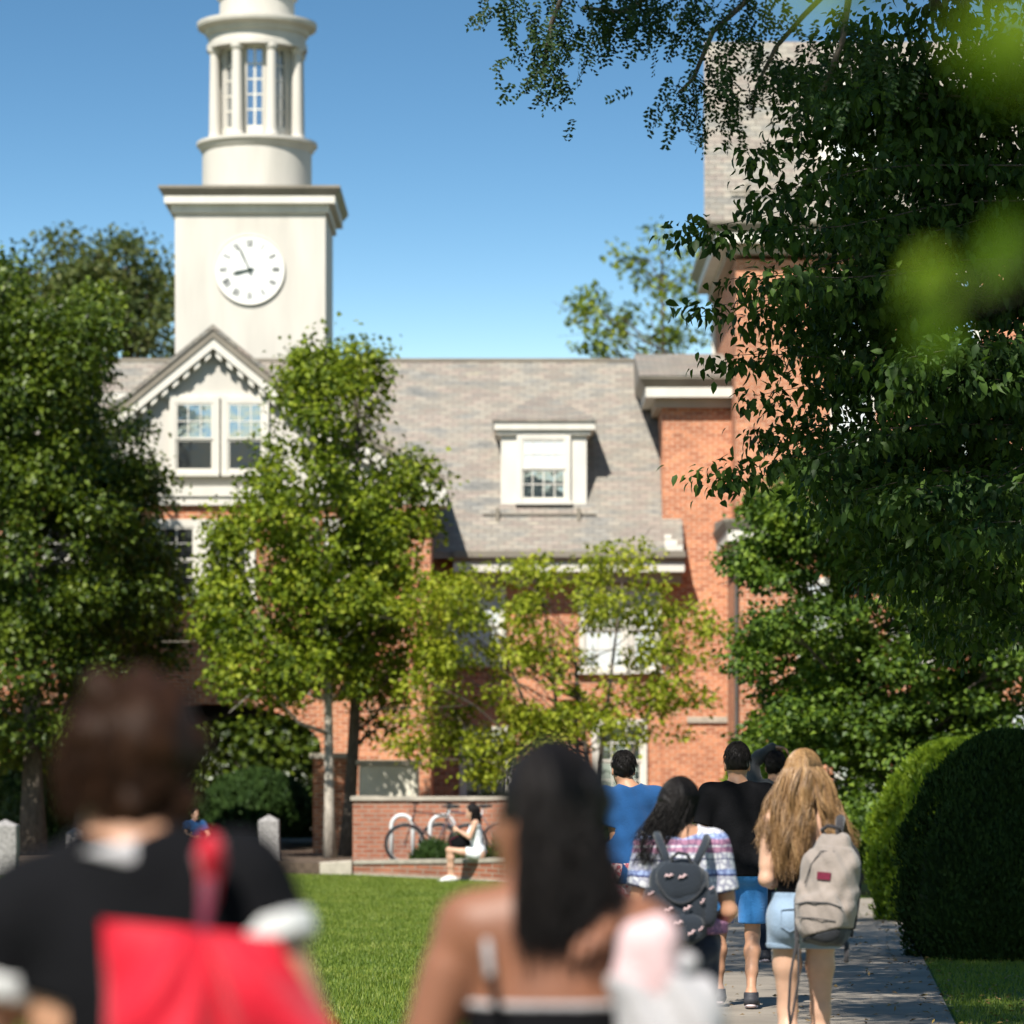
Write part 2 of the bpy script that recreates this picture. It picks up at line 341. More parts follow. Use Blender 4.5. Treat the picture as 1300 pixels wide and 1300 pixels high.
# ------------------------------------------------------------------ signed distance fields -> smooth meshes
class Field:
    def __init__(s, lo, hi, h):
        s.lo = np.array(lo, float); s.h = h; s.n = np.ceil((np.array(hi)-s.lo)/h).astype(int)+1
        s.V = np.full(s.n, .5, np.float32)
        s.ax = [s.lo[i]+h*np.arange(s.n[i]) for i in range(3)]
    def _sl(s, lo, hi):
        a = np.clip(np.floor((np.asarray(lo)-s.lo)/s.h).astype(int), 0, s.n); b = np.clip(np.ceil((np.asarray(hi)-s.lo)/s.h).astype(int)+1, 0, s.n)
        return tuple(slice(int(x), int(y)) for x, y in zip(a, b))
    def _g(s, sl):
        return np.meshgrid(*[s.ax[i][sl[i]] for i in range(3)], indexing='ij', sparse=True)
    def put(s, sl, d, k, op='u'):
        A = s.V[sl]
        if A.size == 0: return
        d = d.astype(np.float32)
        if op == 'u':
            if k > 0:
                hh = np.clip(.5+.5*(A-d)/k, 0, 1); s.V[sl] = A*(1-hh)+d*hh-k*hh*(1-hh)
            else: s.V[sl] = np.minimum(A, d)
        elif op == 'sub':
            if k > 0:
                hh = np.clip(.5-.5*(A+d)/k, 0, 1); s.V[sl] = A*(1-hh)-d*hh+k*hh*(1-hh)
            else: s.V[sl] = np.maximum(A, -d)
    def cap(s, a, b, ra, rb=None, k=.02, flat=(1, 1, 1), op='u'):
        a = np.asarray(a, float); b = np.asarray(b, float); rb = ra if rb is None else rb; fl = np.asarray(flat, float)
        mg = max(ra, rb)*max(1, fl.max())+k+3*s.h
        sl = s._sl(np.minimum(a, b)-mg, np.maximum(a, b)+mg)
        X, Y, Z = s._g(sl)
        ba = (b-a)/fl; L = max(float(ba@ba), 1e-9)
        px, py, pz = (X-a[0])/fl[0], (Y-a[1])/fl[1], (Z-a[2])/fl[2]
        t = np.clip((px*ba[0]+py*ba[1]+pz*ba[2])/L, 0, 1)
        d = np.sqrt((px-t*ba[0])**2+(py-t*ba[1])**2+(pz-t*ba[2])**2)-(ra+(rb-ra)*t)
        s.put(sl, d*fl.min(), k, op); return s
    def chain(s, pts, rads, k=.02, flat=(1, 1, 1)):
        for i in range(len(pts)-1): s.cap(pts[i], pts[i+1], rads[i], rads[i+1], k, flat)
        return s
    def ell(s, c, r, k=.03, rot=None, op='u', e=2.0):
        c = np.asarray(c, float); r = np.asarray(r, float); mg = r.max()+k+3*s.h
        sl = s._sl(c-mg, c+mg); X, Y, Z = s._g(sl)
        x, y, z = X-c[0], Y-c[1], Z-c[2]
        if rot is not None:
            q = np.asarray(rot).T
            x, y, z = q[0, 0]*x+q[0, 1]*y+q[0, 2]*z, q[1, 0]*x+q[1, 1]*y+q[1, 2]*z, q[2, 0]*x+q[2, 1]*y+q[2, 2]*z
        u, v, w = np.abs(x/r[0]), np.abs(y/r[1]), np.abs(z/r[2])
        if e == 2.0:
            k0 = np.sqrt(u*u+v*v+w*w); k1 = np.sqrt((x/r[0]**2)**2+(y/r[1]**2)**2+(z/r[2]**2)**2)+1e-6
            d = k0*(k0-1)/k1
        else: d = ((u**e+v**e+w**e)**(1/e)-1)*r.min()
        s.put(sl, d, k, op); return s
    def cut(s, fn):
        X, Y, Z = s._g(tuple(slice(0, int(n)) for n in s.n)); s.V = np.maximum(s.V, fn(X, Y, Z).astype(np.float32)); return s
    def wrinkle(s, amp, sc=(30, 30, 18), seed=0, mask=None):
        X, Y, Z = s._g(tuple(slice(0, int(n)) for n in s.n)); q = seed*1.7
        n = np.sin(X*sc[0]+2*np.sin(Z*sc[2]*.5+q)+q)*np.sin(Z*sc[2]+1.5*np.sin(X*sc[0]*.6+Y*9+q))+.5*np.sin(X*sc[0]*2.1+Z*sc[2]*1.7+Y*sc[1]+q*3)
        if mask is not None: n = n*mask(X, Y, Z)
        s.V = (s.V+amp*n).astype(np.float32); return s
    def mesh(s):
        V = s.V; S = V < 0; nx, ny, nz = V.shape
        cnt = np.zeros((nx-1, ny-1, nz-1), np.int8)
        for i in (0, 1):
            for j in (0, 1):
                for k in (0, 1): cnt += S[i:nx-1+i, j:ny-1+j, k:nz-1+k]
        act = np.argwhere((cnt > 0) & (cnt < 8))
        idx = np.full((nx-1, ny-1, nz-1), -1, np.int32); idx[act[:, 0], act[:, 1], act[:, 2]] = np.arange(len(act))
        P = np.zeros((len(act), 3)); c = np.zeros(len(act))
        corners = [(0,0,0),(1,0,0),(0,1,0),(1,1,0),(0,0,1),(1,0,1),(0,1,1),(1,1,1)]
        vals = [V[act[:, 0]+q[0], act[:, 1]+q[1], act[:, 2]+q[2]] for q in corners]
        for a, b in [(0,1),(2,3),(4,5),(6,7),(0,2),(1,3),(4,6),(5,7),(0,4),(1,5),(2,6),(3,7)]:
            va, vb = vals[a], vals[b]; m = (va < 0) != (vb < 0)
            t = np.where(m, va/np.where(m, va-vb, 1), 0)[:, None]
            P += np.where(m[:, None], np.array(corners[a])*(1-t)+np.array(corners[b])*t, 0); c += m
        P = (P/c[:, None]+act)*s.h+s.lo
        Q = []
        for d in range(3):
            o1, o2 = [(1, 2), (2, 0), (0, 1)][d]
            A = np.take(S, range(0, S.shape[d]-1), d); B = np.take(S, range(1, S.shape[d]), d)
            e = np.argwhere(A != B); ok = (e[:, o1] > 0) & (e[:, o2] > 0) & (e[:, o1] < S.shape[o1]-1) & (e[:, o2] < S.shape[o2]-1); e = e[ok]
            ins = S[e[:, 0], e[:, 1], e[:, 2]]
            def cell(u, v):
                q = e.copy(); q[:, o1] -= u; q[:, o2] -= v; return idx[q[:, 0], q[:, 1], q[:, 2]]
            f = np.stack([cell(1, 1), cell(0, 1), cell(0, 0), cell(1, 0)], 1)
            f[~ins] = f[~ins][:, ::-1]; Q.append(f)
        return P, np.concatenate(Q)
def rotm(rx=0, ry=0, rz=0): return np.array(Matrix.Rotation(rz, 3, 'Z') @ Matrix.Rotation(ry, 3, 'Y') @ Matrix.Rotation(rx, 3, 'X'))
# ------------------------------------------------------------------ world, sun, camera
w = bpy.data.worlds.new('World'); scene.world = w; w.use_nodes = True
nt = w.node_tree; nt.nodes.clear()
wo = nt.nodes.new('ShaderNodeOutputWorld'); bg = nt.nodes.new('ShaderNodeBackground'); bg.inputs['Strength'].default_value = SKY_STRENGTH
sky = nt.nodes.new('ShaderNodeTexSky'); sky.sky_type = 'NISHITA'; sky.sun_disc = False
sky.sun_elevation = SEL; sky.sun_rotation = math.atan2(SUN[0], SUN[1])
sky.altitude = 200; sky.air_density = 1.0; sky.dust_density = .1; sky.ozone_density = SKY_O
tc = nt.nodes.new('ShaderNodeTexCoord')
# the clear deep-blue sky: look a little higher into the dome for every direction
sp = nt.nodes.new('ShaderNodeSeparateXYZ'); nt.links.new(tc.outputs['Generated'], sp.inputs[0])
ma = nt.nodes.new('ShaderNodeMath'); ma.operation = 'MULTIPLY_ADD'; nt.links.new(sp.outputs[2], ma.inputs[0]); ma.inputs[1].default_value = SKY_Z[0]; ma.inputs[2].default_value = SKY_Z[1]
cb = nt.nodes.new('ShaderNodeCombineXYZ'); nt.links.new(sp.outputs[0], cb.inputs[0]); nt.links.new(sp.outputs[1], cb.inputs[1]); mxn = nt.nodes.new('ShaderNodeMath'); mxn.operation = 'MAXIMUM'; nt.links.new(ma.outputs[0], mxn.inputs[0]); mxn.inputs[1].default_value = .03; nt.links.new(mxn.outputs[0], cb.inputs[2])
nm = nt.nodes.new('ShaderNodeVectorMath'); nm.operation = 'NORMALIZE'; nt.links.new(cb.outputs[0], nm.inputs[0])
nt.links.new(nm.outputs[0], sky.inputs[0]); hs = nt.nodes.new('ShaderNodeHueSaturation'); hs.inputs['Saturation'].default_value = SKY_SAT; hs.inputs['Hue'].default_value = SKY_HUE; nt.links.new(sky.outputs[0], hs.inputs['Color']); nt.links.new(hs.outputs[0], bg.inputs['Color']); nt.links.new(bg.outputs[0], wo.inputs[0])
sl = bpy.data.lights.new('sun', 'SUN'); sl.energy = SUN_STRENGTH; sl.angle = R(.5); sl.color = (1, .95, .87)
so = bpy.data.objects.new('sun', sl); COL.objects.link(so); so.location = (0, 0, 60)
so.rotation_euler = Vector(SUN.tolist()).to_track_quat('Z', 'Y').to_euler()
cam = bpy.data.cameras.new('camera'); co = bpy.data.objects.new('camera', cam); COL.objects.link(co); scene.camera = co
co.location = (0, 0, CAMZ); co.rotation_euler = (R(90), 0, 0)
cam.sensor_width = 24; cam.sensor_fit = 'HORIZONTAL'; cam.lens = 24*F_PX/1300; cam.shift_y = (HOR-650)/1300
cam.clip_start = .1; cam.clip_end = 5000
cam.dof.use_dof = True; cam.dof.focus_distance = 24; cam.dof.aperture_fstop = 2.1; cam.dof.aperture_blades = 0
scene.view_settings.view_transform = 'Standard'; scene.view_settings.look = 'None'; scene.view_settings.gamma = 1; scene.view_settings.exposure = EXPOSURE
scene.cycles.max_bounces = 7; scene.cycles.diffuse_bounces = 3; scene.cycles.glossy_bounces = 3; scene.cycles.transmission_bounces = 4; scene.cycles.transparent_max_bounces = 6
scene.cycles.use_denoising = True
scene.cycles.sample_clamp_indirect = 6

# ------------------------------------------------------------------ ground
def grass_ground():
    m, nt, out = new_mat('lawn_soil')
    b = nd(nt, 'ShaderNodeBsdfPrincipled'); b.inputs['Roughness'].default_value = .95; b.inputs['Specular IOR Level'].default_value = .1
    tc = nd(nt, 'ShaderNodeTexCoord'); n = nd(nt, 'ShaderNodeTexNoise'); n.inputs['Scale'].default_value = 14; n.inputs['Detail'].default_value = 8; nt.links.new(tc.outputs['Object'], n.inputs['Vector'])
    nt.links.new(ramp(nt, n.outputs['Fac'], [(.3, (.035, .06, .012)), (.55, (.07, .12, .02)), (.75, (.12, .15, .035))]), b.inputs['Base Color'])
    nt.links.new(b.outputs[0], out.inputs[0]); return m
M['lawn'] = grass_ground()
g = MB(); g.quad((-900, -60, 0), (900, -60, 0), (900, 2500, 0), (-900, 2500, 0))
tag(g.build('lawn', M['lawn']), kind='structure')
# path: straight concrete walk, edges meet at (1062, horizon)
def path_x(D, side):   # side -1 left, +1 right
    y = HOR+F_PX*CAMZ/D
    s = (728-1062)/307 if side < 0 else (1212-1062)/307
    return ax(1062+s*(y-HOR), D)
mb = MB(); Ds = list(np.arange(-6, 50, 2.0))
XL = (path_x(24, -1), path_x(40, -1)); XR = (path_x(24, 1), path_x(40, 1))
def lin(q, D): return q[0]+(q[1]-q[0])*(D-24)/16
for a, b in zip(Ds[:-1], Ds[1:]):
    mb.box(lin(XL, a)+(b-a)*0, lin(XR, a), a, b-.012, -.2, .012)
    # shear each slab along the path direction
V = np.array(mb.v); sh = (XL[1]-XL[0])/16
V[:, 0] += np.array([sh*(v[1]-Ds[i//8]) for i, v in enumerate(V)])
o = mesh_obj('path', V, mb.f, M['concrete']); tag(o, kind='structure')
# cross walk at the far end
mb = MB(); mb.box(-.6, 16, 44.2, 47.9, -.2, .008); tag(mb.build('cross_path', M['concrete']), kind='structure')
# terrace behind the seat wall
mb = MB()
T_ = [(-40, 63), (-3.85, 61.2), (-2.63, 60.3), (-1.4, 58.25), (-.8, 57.1), (0, 55.45), (.6, 54.45), (1.0, 54.1), (2.2, 55.0), (40, 55.0), (40, 140), (-40, 140)]; nT = len(T_)
mb.add([(x, y, .2) for x, y in T_]+[(x, y, -.3) for x, y in T_], [tuple(range(nT))]+[(i, i+nT, (i+1) % nT+nT, (i+1) % nT) for i in range(nT)])
tag(mb.build('terrace', M['soil']), kind='structure')

# grass blades (ground cover)
def blades(name, x0, x1, y0, y1, n, keep):
    x = rng.uniform(x0, x1, n); y = rng.uniform(y0, y1, n); k = keep(x, y); x, y = x[k], y[k]; n = len(x)
    P = np.stack([x, y, np.zeros(n)], 1); h = rng.uniform(.022, .055, n)*(1+.15*np.sin(x*3.1+y*.7)*np.sin(y*1.3))
    a = rng.random(n)*2*math.pi; tilt = rng.uniform(.1, 1.3, n)
    d = np.stack([np.cos(a)*tilt, np.sin(a)*tilt, np.ones(n)], 1); d = unit(d)*h[:, None]
    sd = np.stack([-np.sin(a), np.cos(a), np.zeros(n)], 1)*.0045
    V = np.stack([P-sd, P+sd, P+d], 1).reshape(-1, 3); Fc = np.arange(n*3).reshape(-1, 3)
    o = mesh_obj(name, V, Fc, M['grass']); tag(o, kind='stuff', label='short mown green grass of the lawn', cat='grass'); return o
M['grass'] = leaf_mat('grass', [(.05, .078, .011), (.095, .142, .018), (.145, .20, .026), (.21, .25, .045), (.30, .29, .08)], .35, .5, .25)
blades('lawn_grass', -6.5, 3.2, 21, 62, 480000, lambda x, y: (np.abs(x-0) < 650/F_PX*y+.6) & (x < lin(XL, y)-.02) & (y < np.interp(x, [-8, -3.85, -2.6, -1.2, .2, 1, 4], [61, 60.6, 59.9, 58.7, 56.1, 54.9, 54.6])))
blades('verge_grass', 2.0, 8, 20, 46, 150000, lambda x, y: (x < 650/F_PX*y+.6) & (x > lin(XR, y)+.02) & (y < 44))

# ------------------------------------------------------------------ windows
def window(parent, x0, x1, z0, z1, y, cols=3, rows=4, up='glass', low='glass_dark', fr=.09, split=.5, sub=True, mun=.022, label=None, low_bars=True):
    f = MB()
    f.box(x0-fr, x0, y-.09, y, z0-fr*.4, z1+fr).box(x1, x1+fr, y-.09, y, z0-fr*.4, z1+fr)
    f.box(x0, x1, y-.087, y, z1, z1+fr-.004).box(x0-fr-.04, x1+fr+.04, y-.14, y, z0-fr*.4-.07, z0-fr*.4-.002).box(x0, x1, y-.06, y, z0-fr*.4, z0)
    wob = f.build('window', M['trim'], parent)
    if label: wob['label'] = label
    zs = z0+(z1-z0)*split
    for (a, b, yy, mt, rr) in ((zs, z1, y-.055, up, rows//2), (z0, zs, y-.03, low, rows-rows//2)):
        s = MB(); e = .04
        s.box(x0, x0+e, yy-.02, yy+.01, a, b).box(x1-e, x1, yy-.02, yy+.01, a, b).box(x0+e, x1-e, yy-.02, yy+.01, b-e, b).box(x0+e, x1-e, yy-.02, yy+.01, a, a+e)
        if not low_bars and a == z0: rr = 1
        for c in range(1, cols if (low_bars or a != z0) else 1):
            xx = x0+(x1-x0)*c/cols; s.box(xx-mun/2, xx+mun/2, yy-.016, yy+.008, a+e, b-e)
        for r_ in range(1, rr):
            zz = a+(b-a)*r_/rr; s.box(x0+e, x1-e, yy-.0145, yy+.0065, zz-mun/2, zz+mun/2)
        s.build('sash', M['trim'], wob if sub else parent)
        p = MB(); p.box(x0+e-.004, x1-e+.004, yy-.004, yy+.004, a+e-.004, b-e+.004); p.build('pane', M[mt], wob if sub else parent)
    return wob

# ------------------------------------------------------------------ main hall with its gabled pavilion
HY = 75.0
hall = empty('brick_hall', (0, HY, .25), 'long brick campus hall with grey slate roof, one dormer and a cream gabled pavilion', 'building')
GZ = .0
x_r = 4.60
wl = MB()
wl.box(-14, -8.4, HY, HY+.4, GZ, 6.2).box(-3.44, 3.107, HY, HY+.4, GZ, 6.2).box(-8.4, -3.44, HY, HY+.4, 3.45, 6.2)                              # low wall under the eave
PY = 72.0
xa, hw, zs_, zc = -5.92, 2.13, 2.2, 3.1                             # arch: centre, half width, spring, crown
pl, pr = -10.3, -1.62
wl.box(pl, xa-hw, PY, PY+.4, GZ, zs_).box(xa+hw, pr, PY, PY+.4, GZ, zs_)
N = 24; arch = [(xa+hw*math.cos(a), zs_+(zc-zs_)*math.sin(a)) for a in np.linspace(math.pi, 0, N+1)]
for i in range(N):
    (xA, zA), (xB, zB) = arch[i], arch[i+1]
    wl.prism([(xA, zA), (xB, zB), (xB, 7.05), (xA, 7.05)], PY, PY+.4)
wl.box(pl, xa-hw, PY, PY+.4, zs_, 7.05).box(xa+hw, pr, PY, PY+.4, zs_, 7.05)
wl.box(pr-.4, pr, PY+.4, HY, GZ, 7.05).box(pl, pl+.4, PY+.4, HY, GZ, 7.05)
wl.build('wall', M['brick'], hall)
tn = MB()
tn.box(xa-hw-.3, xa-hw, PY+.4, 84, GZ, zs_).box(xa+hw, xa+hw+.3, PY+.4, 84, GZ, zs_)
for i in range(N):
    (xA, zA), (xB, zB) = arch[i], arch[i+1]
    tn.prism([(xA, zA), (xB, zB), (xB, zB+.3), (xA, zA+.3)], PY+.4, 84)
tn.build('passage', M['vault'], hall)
# voussoir ring
vr = MB()
for i in range(N):
    a0, a1 = math.pi*(1-i/N), math.pi*(1-(i+.86)/N)
    q = lambda a, e: (xa+(hw+e)*math.cos(a), zs_+(zc-zs_+e)*math.sin(a))
    vr.prism([q(a0, 0.003), q(a1, 0.003), q(a1, .24), q(a0, .24)], PY-.03, PY-.002)
vr.build('arch_ring', M['brick'], hall)
# main roof
ez, ey, tn_ = 6.28, 74.3, 1.1
rz, ry = 10.67, 78.3
rf = MB(); rf.prismx([(ey, ez), (ry, rz), (ry+4.6, ez), (ry+4.6, ez-.16), (ry, rz-.17), (ey, ez-.14)], -14, 3.52)
roof = rf.build('roof', M['slate'], hall)
rg = MB(); rg.box(-14, 3.5, ry-.06, ry+.06, rz-.03, rz+.035); rg.build('ridge_cap', M['gutter'], roof)
cn = MB()
cn.prismx([(74.22, 6.29), (74.22, 6.16), (74.32, 6.07), (74.9, 6.07), (74.9, 6.14), (74.35, 6.27)], -1.2, 3.56)      # gutter
cn.build('gutter', M['gutter'], hall)
cn = MB(); cn.box(-1.2, 3.54, 74.34, HY-.002, 5.87, 6.065); cn.build('cornice', M['trim'], hall)
cn = MB(); cn.box(-1.2, 3.5, 74.62, HY-.003, 5.66, 5.868); cn.build('soffit', M['soffit'], hall)
# stepped white flashing where the eave meets the taller wall
fl = MB()
for k in range(3): fl.box(3.14, 3.5-.11*k, 74.3+.13*k, 74.6+.13*k, 6.30+.12*k, 6.41+.12*k)
fl.build('flashing', M['trim'], hall)
# dormer
dY = 75.25
dm = MB(); dz0, dz1 = 7.25, 8.86; dx0, dx1 = -.23, 1.55
dm.prismx([(dY, dz0), (dY+1.6, dz0+1.7), (dY+1.6, dz1), (dY, dz1)], dx0, dx1)
dorm = dm.build('dormer', M['trim'], hall)
dc = MB(); dc.box(dx0-.14, dx1+.17, dY-.16, dY+2.2, dz1+.0, dz1+.16); dc.box(dx0-.08, dx1+.08, dY-.09, dY+2, dz1-.1, dz1-.002); dc.build('cornice', M['trim'], dorm)
dr = MB()
zt = dz1+.165
dr.add([(dx0-.17, dY-.2, zt), (dx1+.2, dY-.2, zt), (dx1+.2, dY+2.2, zt), (dx0-.17, dY+2.2, zt), ((dx0+dx1)/2, dY+1.15, zt+.72), ((dx0+dx1)/2, dY+2.6, zt+.72),
        (dx0-.17, dY-.2, zt+.05), (dx1+.2, dY-.2, zt+.05), (dx1+.2, dY+2.2, zt+.05), (dx0-.17, dY+2.2, zt+.05)],
       [(0, 3, 2, 1), (0, 1, 7, 6), (6, 7, 4), (1, 2, 8, 7), (7, 8, 5, 4), (3, 0, 6, 9), (9, 6, 4, 5), (2, 3, 9, 5, 8)])
dr.build('dormer_roof', M['slate'], dorm)
window(dorm, .2, 1.11, 7.42, 8.67, dY, 4, 4, 'blind', 'glass', .1, .5, sub=False)
sg = MB(); sg.tube([(-.6, 74.98, 7.1), (1.75, 74.98, 7.1)], .02, 6)
for x in (-.3, 1.38): sg.box(x-.04, x+.04, 74.9, 75.1, 6.95, 7.22)
sg.build('snow_guard', M['gutter'], hall)
# windows of the hall
window(hall, -1.30, -.24, 4.05, 5.5, HY, 3, 4, 'blind', 'blind', .11, label='wide white window with drawn blinds')
window(hall, 1.50, 2.30, 3.9, 5.5, HY, 3, 4, 'glass', 'blind', .11)
window(hall, 2.50, 3.0, 3.9, 5.5, HY, 2, 4, 'blind', 'blind', .08)
window(hall, -.98, -.07, 1.2, 2.6, HY, 3, 4, 'glass', 'glass_dark', .11)
window(hall, 1.75, 2.68, 1.2, 2.75, HY, 3, 4, 'glass', 'glass', .11)
vt = MB(); vt.box(.48, .64, HY-.03, HY-.002, 5.2, 5.72); vt.build('vent', M['dark'], hall)
# pavilion gable: steep in the middle, flaring to low eaves
prof = [(-1.35, 7.62), (-4.21, 9.22), (xa, 10.62), (2*xa+4.21, 9.22), (2*xa+1.35, 7.62)]
def rake(off_in, thick, y0, y1, mat, name, par=hall):
    b = MB()
    for (x0, z0), (x1, z1) in zip(prof[:-1], prof[1:]):
        b.prism([(x1, z1-off_in), (x1, z1-off_in-thick), (x0, z0-off_in-thick), (x0, z0-off_in)][::1], y0, y1)
    return b.build(name, mat, par)
ped = MB(); ped.prism([(pr, 6.95), (pr, 7.45), (-4.21, 8.85), (xa, 10.2), (2*xa+4.21, 8.85), (pl, 7.45), (pl, 6.95)][::-1], PY+.006, PY+.3)
ped.build('pediment', M['cream'], hall)
pvr = rake(0, .10, 71.70, 79.3, M['slate'], 'pavilion_roof')
rake(.10, .17, 71.73, 71.82, M['gutter'], 'rake_moulding', pvr)
rake(.275, .20, 71.76, 71.99, M['trim'], 'raking_cornice')
for (x0, z0), (x1, z1) in zip(prof[:-1], prof[1:]):
    L = math.hypot(x1-x0, z1-z0); n = int(L/.26)
    for k in range(n):
        t = (k+.5)/n; x = x0+(x1-x0)*t; z = z0+(z1-z0)*t-.475
        s_ = (z1-z0)/(x1-x0)
        br = MB(); br.prism([(x-.055, z-.13-.055*s_), (x+.055, z-.13+.055*s_), (x+.055, z+.055*s_), (x-.055, z-.055*s_)], 71.80, 71.97)
        br.build('bracket', M['trim'], hall)
for qa, qb in ((-1.75, -1.30), (pl-.2, pl+.1)): MB().box(qa, qb, 71.62, 72.6, 7.02, 7.36).build('cornice_return', M['trim'], hall)
sb = MB(); sb.box(-8.4, -3.6, 71.86, PY+.004, 7.22, 7.42); sb.box(-8.5, -3.5, 71.9, PY+.003, 7.05, 7.215); sb.box(-8.2, -3.8, 71.94, PY+.005, 9.16, 9.26); sb.build('belt_course', M['trim'], hall)
for x0, x1, l in ((-6.68, -5.93, 'gable window with blue sky in its upper sash'), (-5.65, -4.95, None)):
    window(hall, x0, x1, 7.74, 9.08, PY, 3, 4, 'glass', 'glass_dark', .12, .46, label=l, low_bars=False)
for x0, x1 in ((-7.02, -6.3), (-6.0, -5.25), (-3.6, -2.9)):
    window(hall, x0, x1, 5.3, 6.62, PY, 2, 4, 'glass_dark', 'glass_dark', .15)
window(hall, -9.2, -8.4, 5.3, 6.62, PY, 2, 4, 'glass_dark', 'glass_dark', .15)

# ------------------------------------------------------------------ taller wing on the right
wing = empty('brick_wing', (4.54, 73.5, .25), 'tall brick wing with steep slate roof behind the dark tree', 'building')
wl = MB()
wl.box(3.11, 4.545, 74.95, 80.5, GZ, 9.36)          # lower shoulder
wl.box(4.54, 18, 73.5, 81, GZ, 12.15)
wl.box(4.37, 12, 70, 73.495, GZ, 6.05)               # bay
wl.build('wall', M['brick'], wing)
bl = MB(); bl.box(3.62, 4.535, 74.9, 74.948, 2.78, 2.9); bl.build('belt_course', M['cap_stone'], wing)
def cornice(x0, x1, y0, y1, z, oh, parent, right=True):
    """box cornice with frieze, bright fascia and gutter; z = top of the gutter"""
    xr = x1+oh if right else x1-.003
    c = MB(); c.box(x0-oh*.35, xr-oh*.62 if right else xr, y0-oh*.35, y1, z-.62, z-.425); a = c.build('soffit', M['soffit'], parent)
    c = MB(); c.box(x0-oh*.85, xr-oh*.12 if right else xr, y0-oh*.85, y1, z-.42, z-.22); b = c.build('cornice', M['trim'], parent)
    c = MB()
    p = lambda e, zz: [(x0-e, y0-e, zz), (xr, y0-e, zz), (xr, y1, zz), (x0-e, y1, zz)]
    c.add(p(oh*.86, z-.217)+p(oh*1.15, z-.05)+p(oh*1.15, z), [(3, 2, 1, 0), (0, 1, 5, 4), (4, 5, 9, 8), (8, 9, 10, 11), (3, 0, 4, 7), (7, 4, 8, 11), (1, 2, 6, 5), (5, 6, 10, 9), (2, 3, 7, 6), (6, 7, 11, 10)])
    c.build('gutter', M['gutter'], parent)
cornice(3.11, 4.54, 74.95, 80.4, 9.90, .42, wing, right=False)
cornice(4.54, 18, 73.5, 80.9, 12.86, .48, wing)
cornice(4.37, 12, 70, 73.49, 6.62, .26, wing)
rf = MB()
rf.prismx([(74.45, 9.905), (77.6, 10.72), (80.4, 9.905)], 2.62, 4.53)
rf.prismx([(72.95, 12.866), (74.35, 16.75), (77.2, 17.3), (80.1, 16.75), (81.4, 12.866)], 3.87, 18.4)
for i, xx in enumerate((3.87, 3.94, 4.15, 4.4, 4.5)): v_ = rf.v[len(rf.v)-10+i]; rf.v[len(rf.v)-10+i] = (xx, v_[1], v_[2])
rf.prismx([(69.72, 6.625), (73.45, 6.80), (73.45, 6.625)], 4.1, 12.2)
roof = rf.build('roof', M['slate'], wing)
sg = MB(); sg.tube([(4.4, 73.06, 13.45), (9.5, 73.06, 13.45)], .025, 6)
for x in (4.75, 6.4, 8.0): sg.box(x-.04, x+.04, 73.0, 73.35, 13.3, 13.62)
sg.build('snow_guard', M['gutter'], wing)
# dormer in the steep roof
dm = MB(); dm.box(6.2, 7.9, 73.15, 75, 13.9, 15.5); dorm = dm.build('dormer', M['trim'], wing)
dc = MB(); dc.box(6.02, 8.1, 72.95, 75.2, 15.505, 15.7); dc.build('cornice', M['trim'], dorm)
window(dorm, 6.45, 7.6, 14.1, 15.25, 73.15, 3, 4, 'glass', 'blind', .1, sub=False)
for z in (10.3, 7.95):
    window(wing, 6.55, 7.25, z, z+1.5, 73.5, 3, 4, 'blind', 'glass', .1)
    window(wing, 8.6, 9.4, z, z+1.5, 73.5, 3, 4, 'glass', 'glass', .1)
for x in (5.6, 7.4, 9.2): window(wing, x, x+.8, 3.9, 5.4, 70, 3, 4, 'blind', 'glass', .1)
for x in (6.3, 8.0, 9.4): window(wing, x, x+.8, 1.2, 2.9, 70, 3, 4, 'blind', 'glass', .1)
ds = MB(); ds.tube([(4.33, 69.93, 6.0), (4.33, 69.93, .3)], .035, 8); ds.box(4.27, 4.39, 69.86, 69.99, 5.75, 6.0)
for z in (2.2, 4.4): ds.box(4.275, 4.385, 69.885, 69.975, z, z+.05)
ds.build('downspout', M['pipe'], wing)
ds = MB(); ds.tube([(4.5, 80.6, 12.2), (4.5, 80.6, 9)], .06, 8); ds.build('downspout', M['trim'], wing)

# ------------------------------------------------------------------ clock tower
TY = 80.0; tx0, tx1 = -7.44, -4.12; tcx, tcy = (tx0+tx1)/2, TY+1.66
tower = empty('clock_tower', (tcx, tcy, 8.0), 'cream clock tower with round columned lantern rising behind the gable', 'clock tower')
b = MB(); b.box(tx0, tx1, TY, TY+3.32, 8.0, 14.26); b.build('tower_body', M['cream'], tower)
c = MB(); c.box(tx0-.08, tx1+.08, TY-.08, TY+3.4, 14.12, 14.30); c.box(tx0-.22, tx1+.22, TY-.22, TY+3.54, 14.302, 14.47)
cor = c.build('cornice', M['trim'], tower)
c = MB(); e0, e1 = .23, .34
p = lambda e, z: [(tx0-e, TY-e, z), (tx1+e, TY-e, z), (tx1+e, TY+3.32+e, z), (tx0-e, TY+3.32+e, z)]
c.add(p(e0, 14.473)+p(e1, 14.62)+p(e1, 14.68), [(3, 2, 1, 0)]+[(i, (i+1) % 4, 4+(i+1) % 4, 4+i) for i in range(4)]+[(4+i, 4+(i+1) % 4, 8+(i+1) % 4, 8+i) for i in range(4)]+[(8, 9, 10, 11)])
c.build('cornice_cap', M['gutter'], tower)
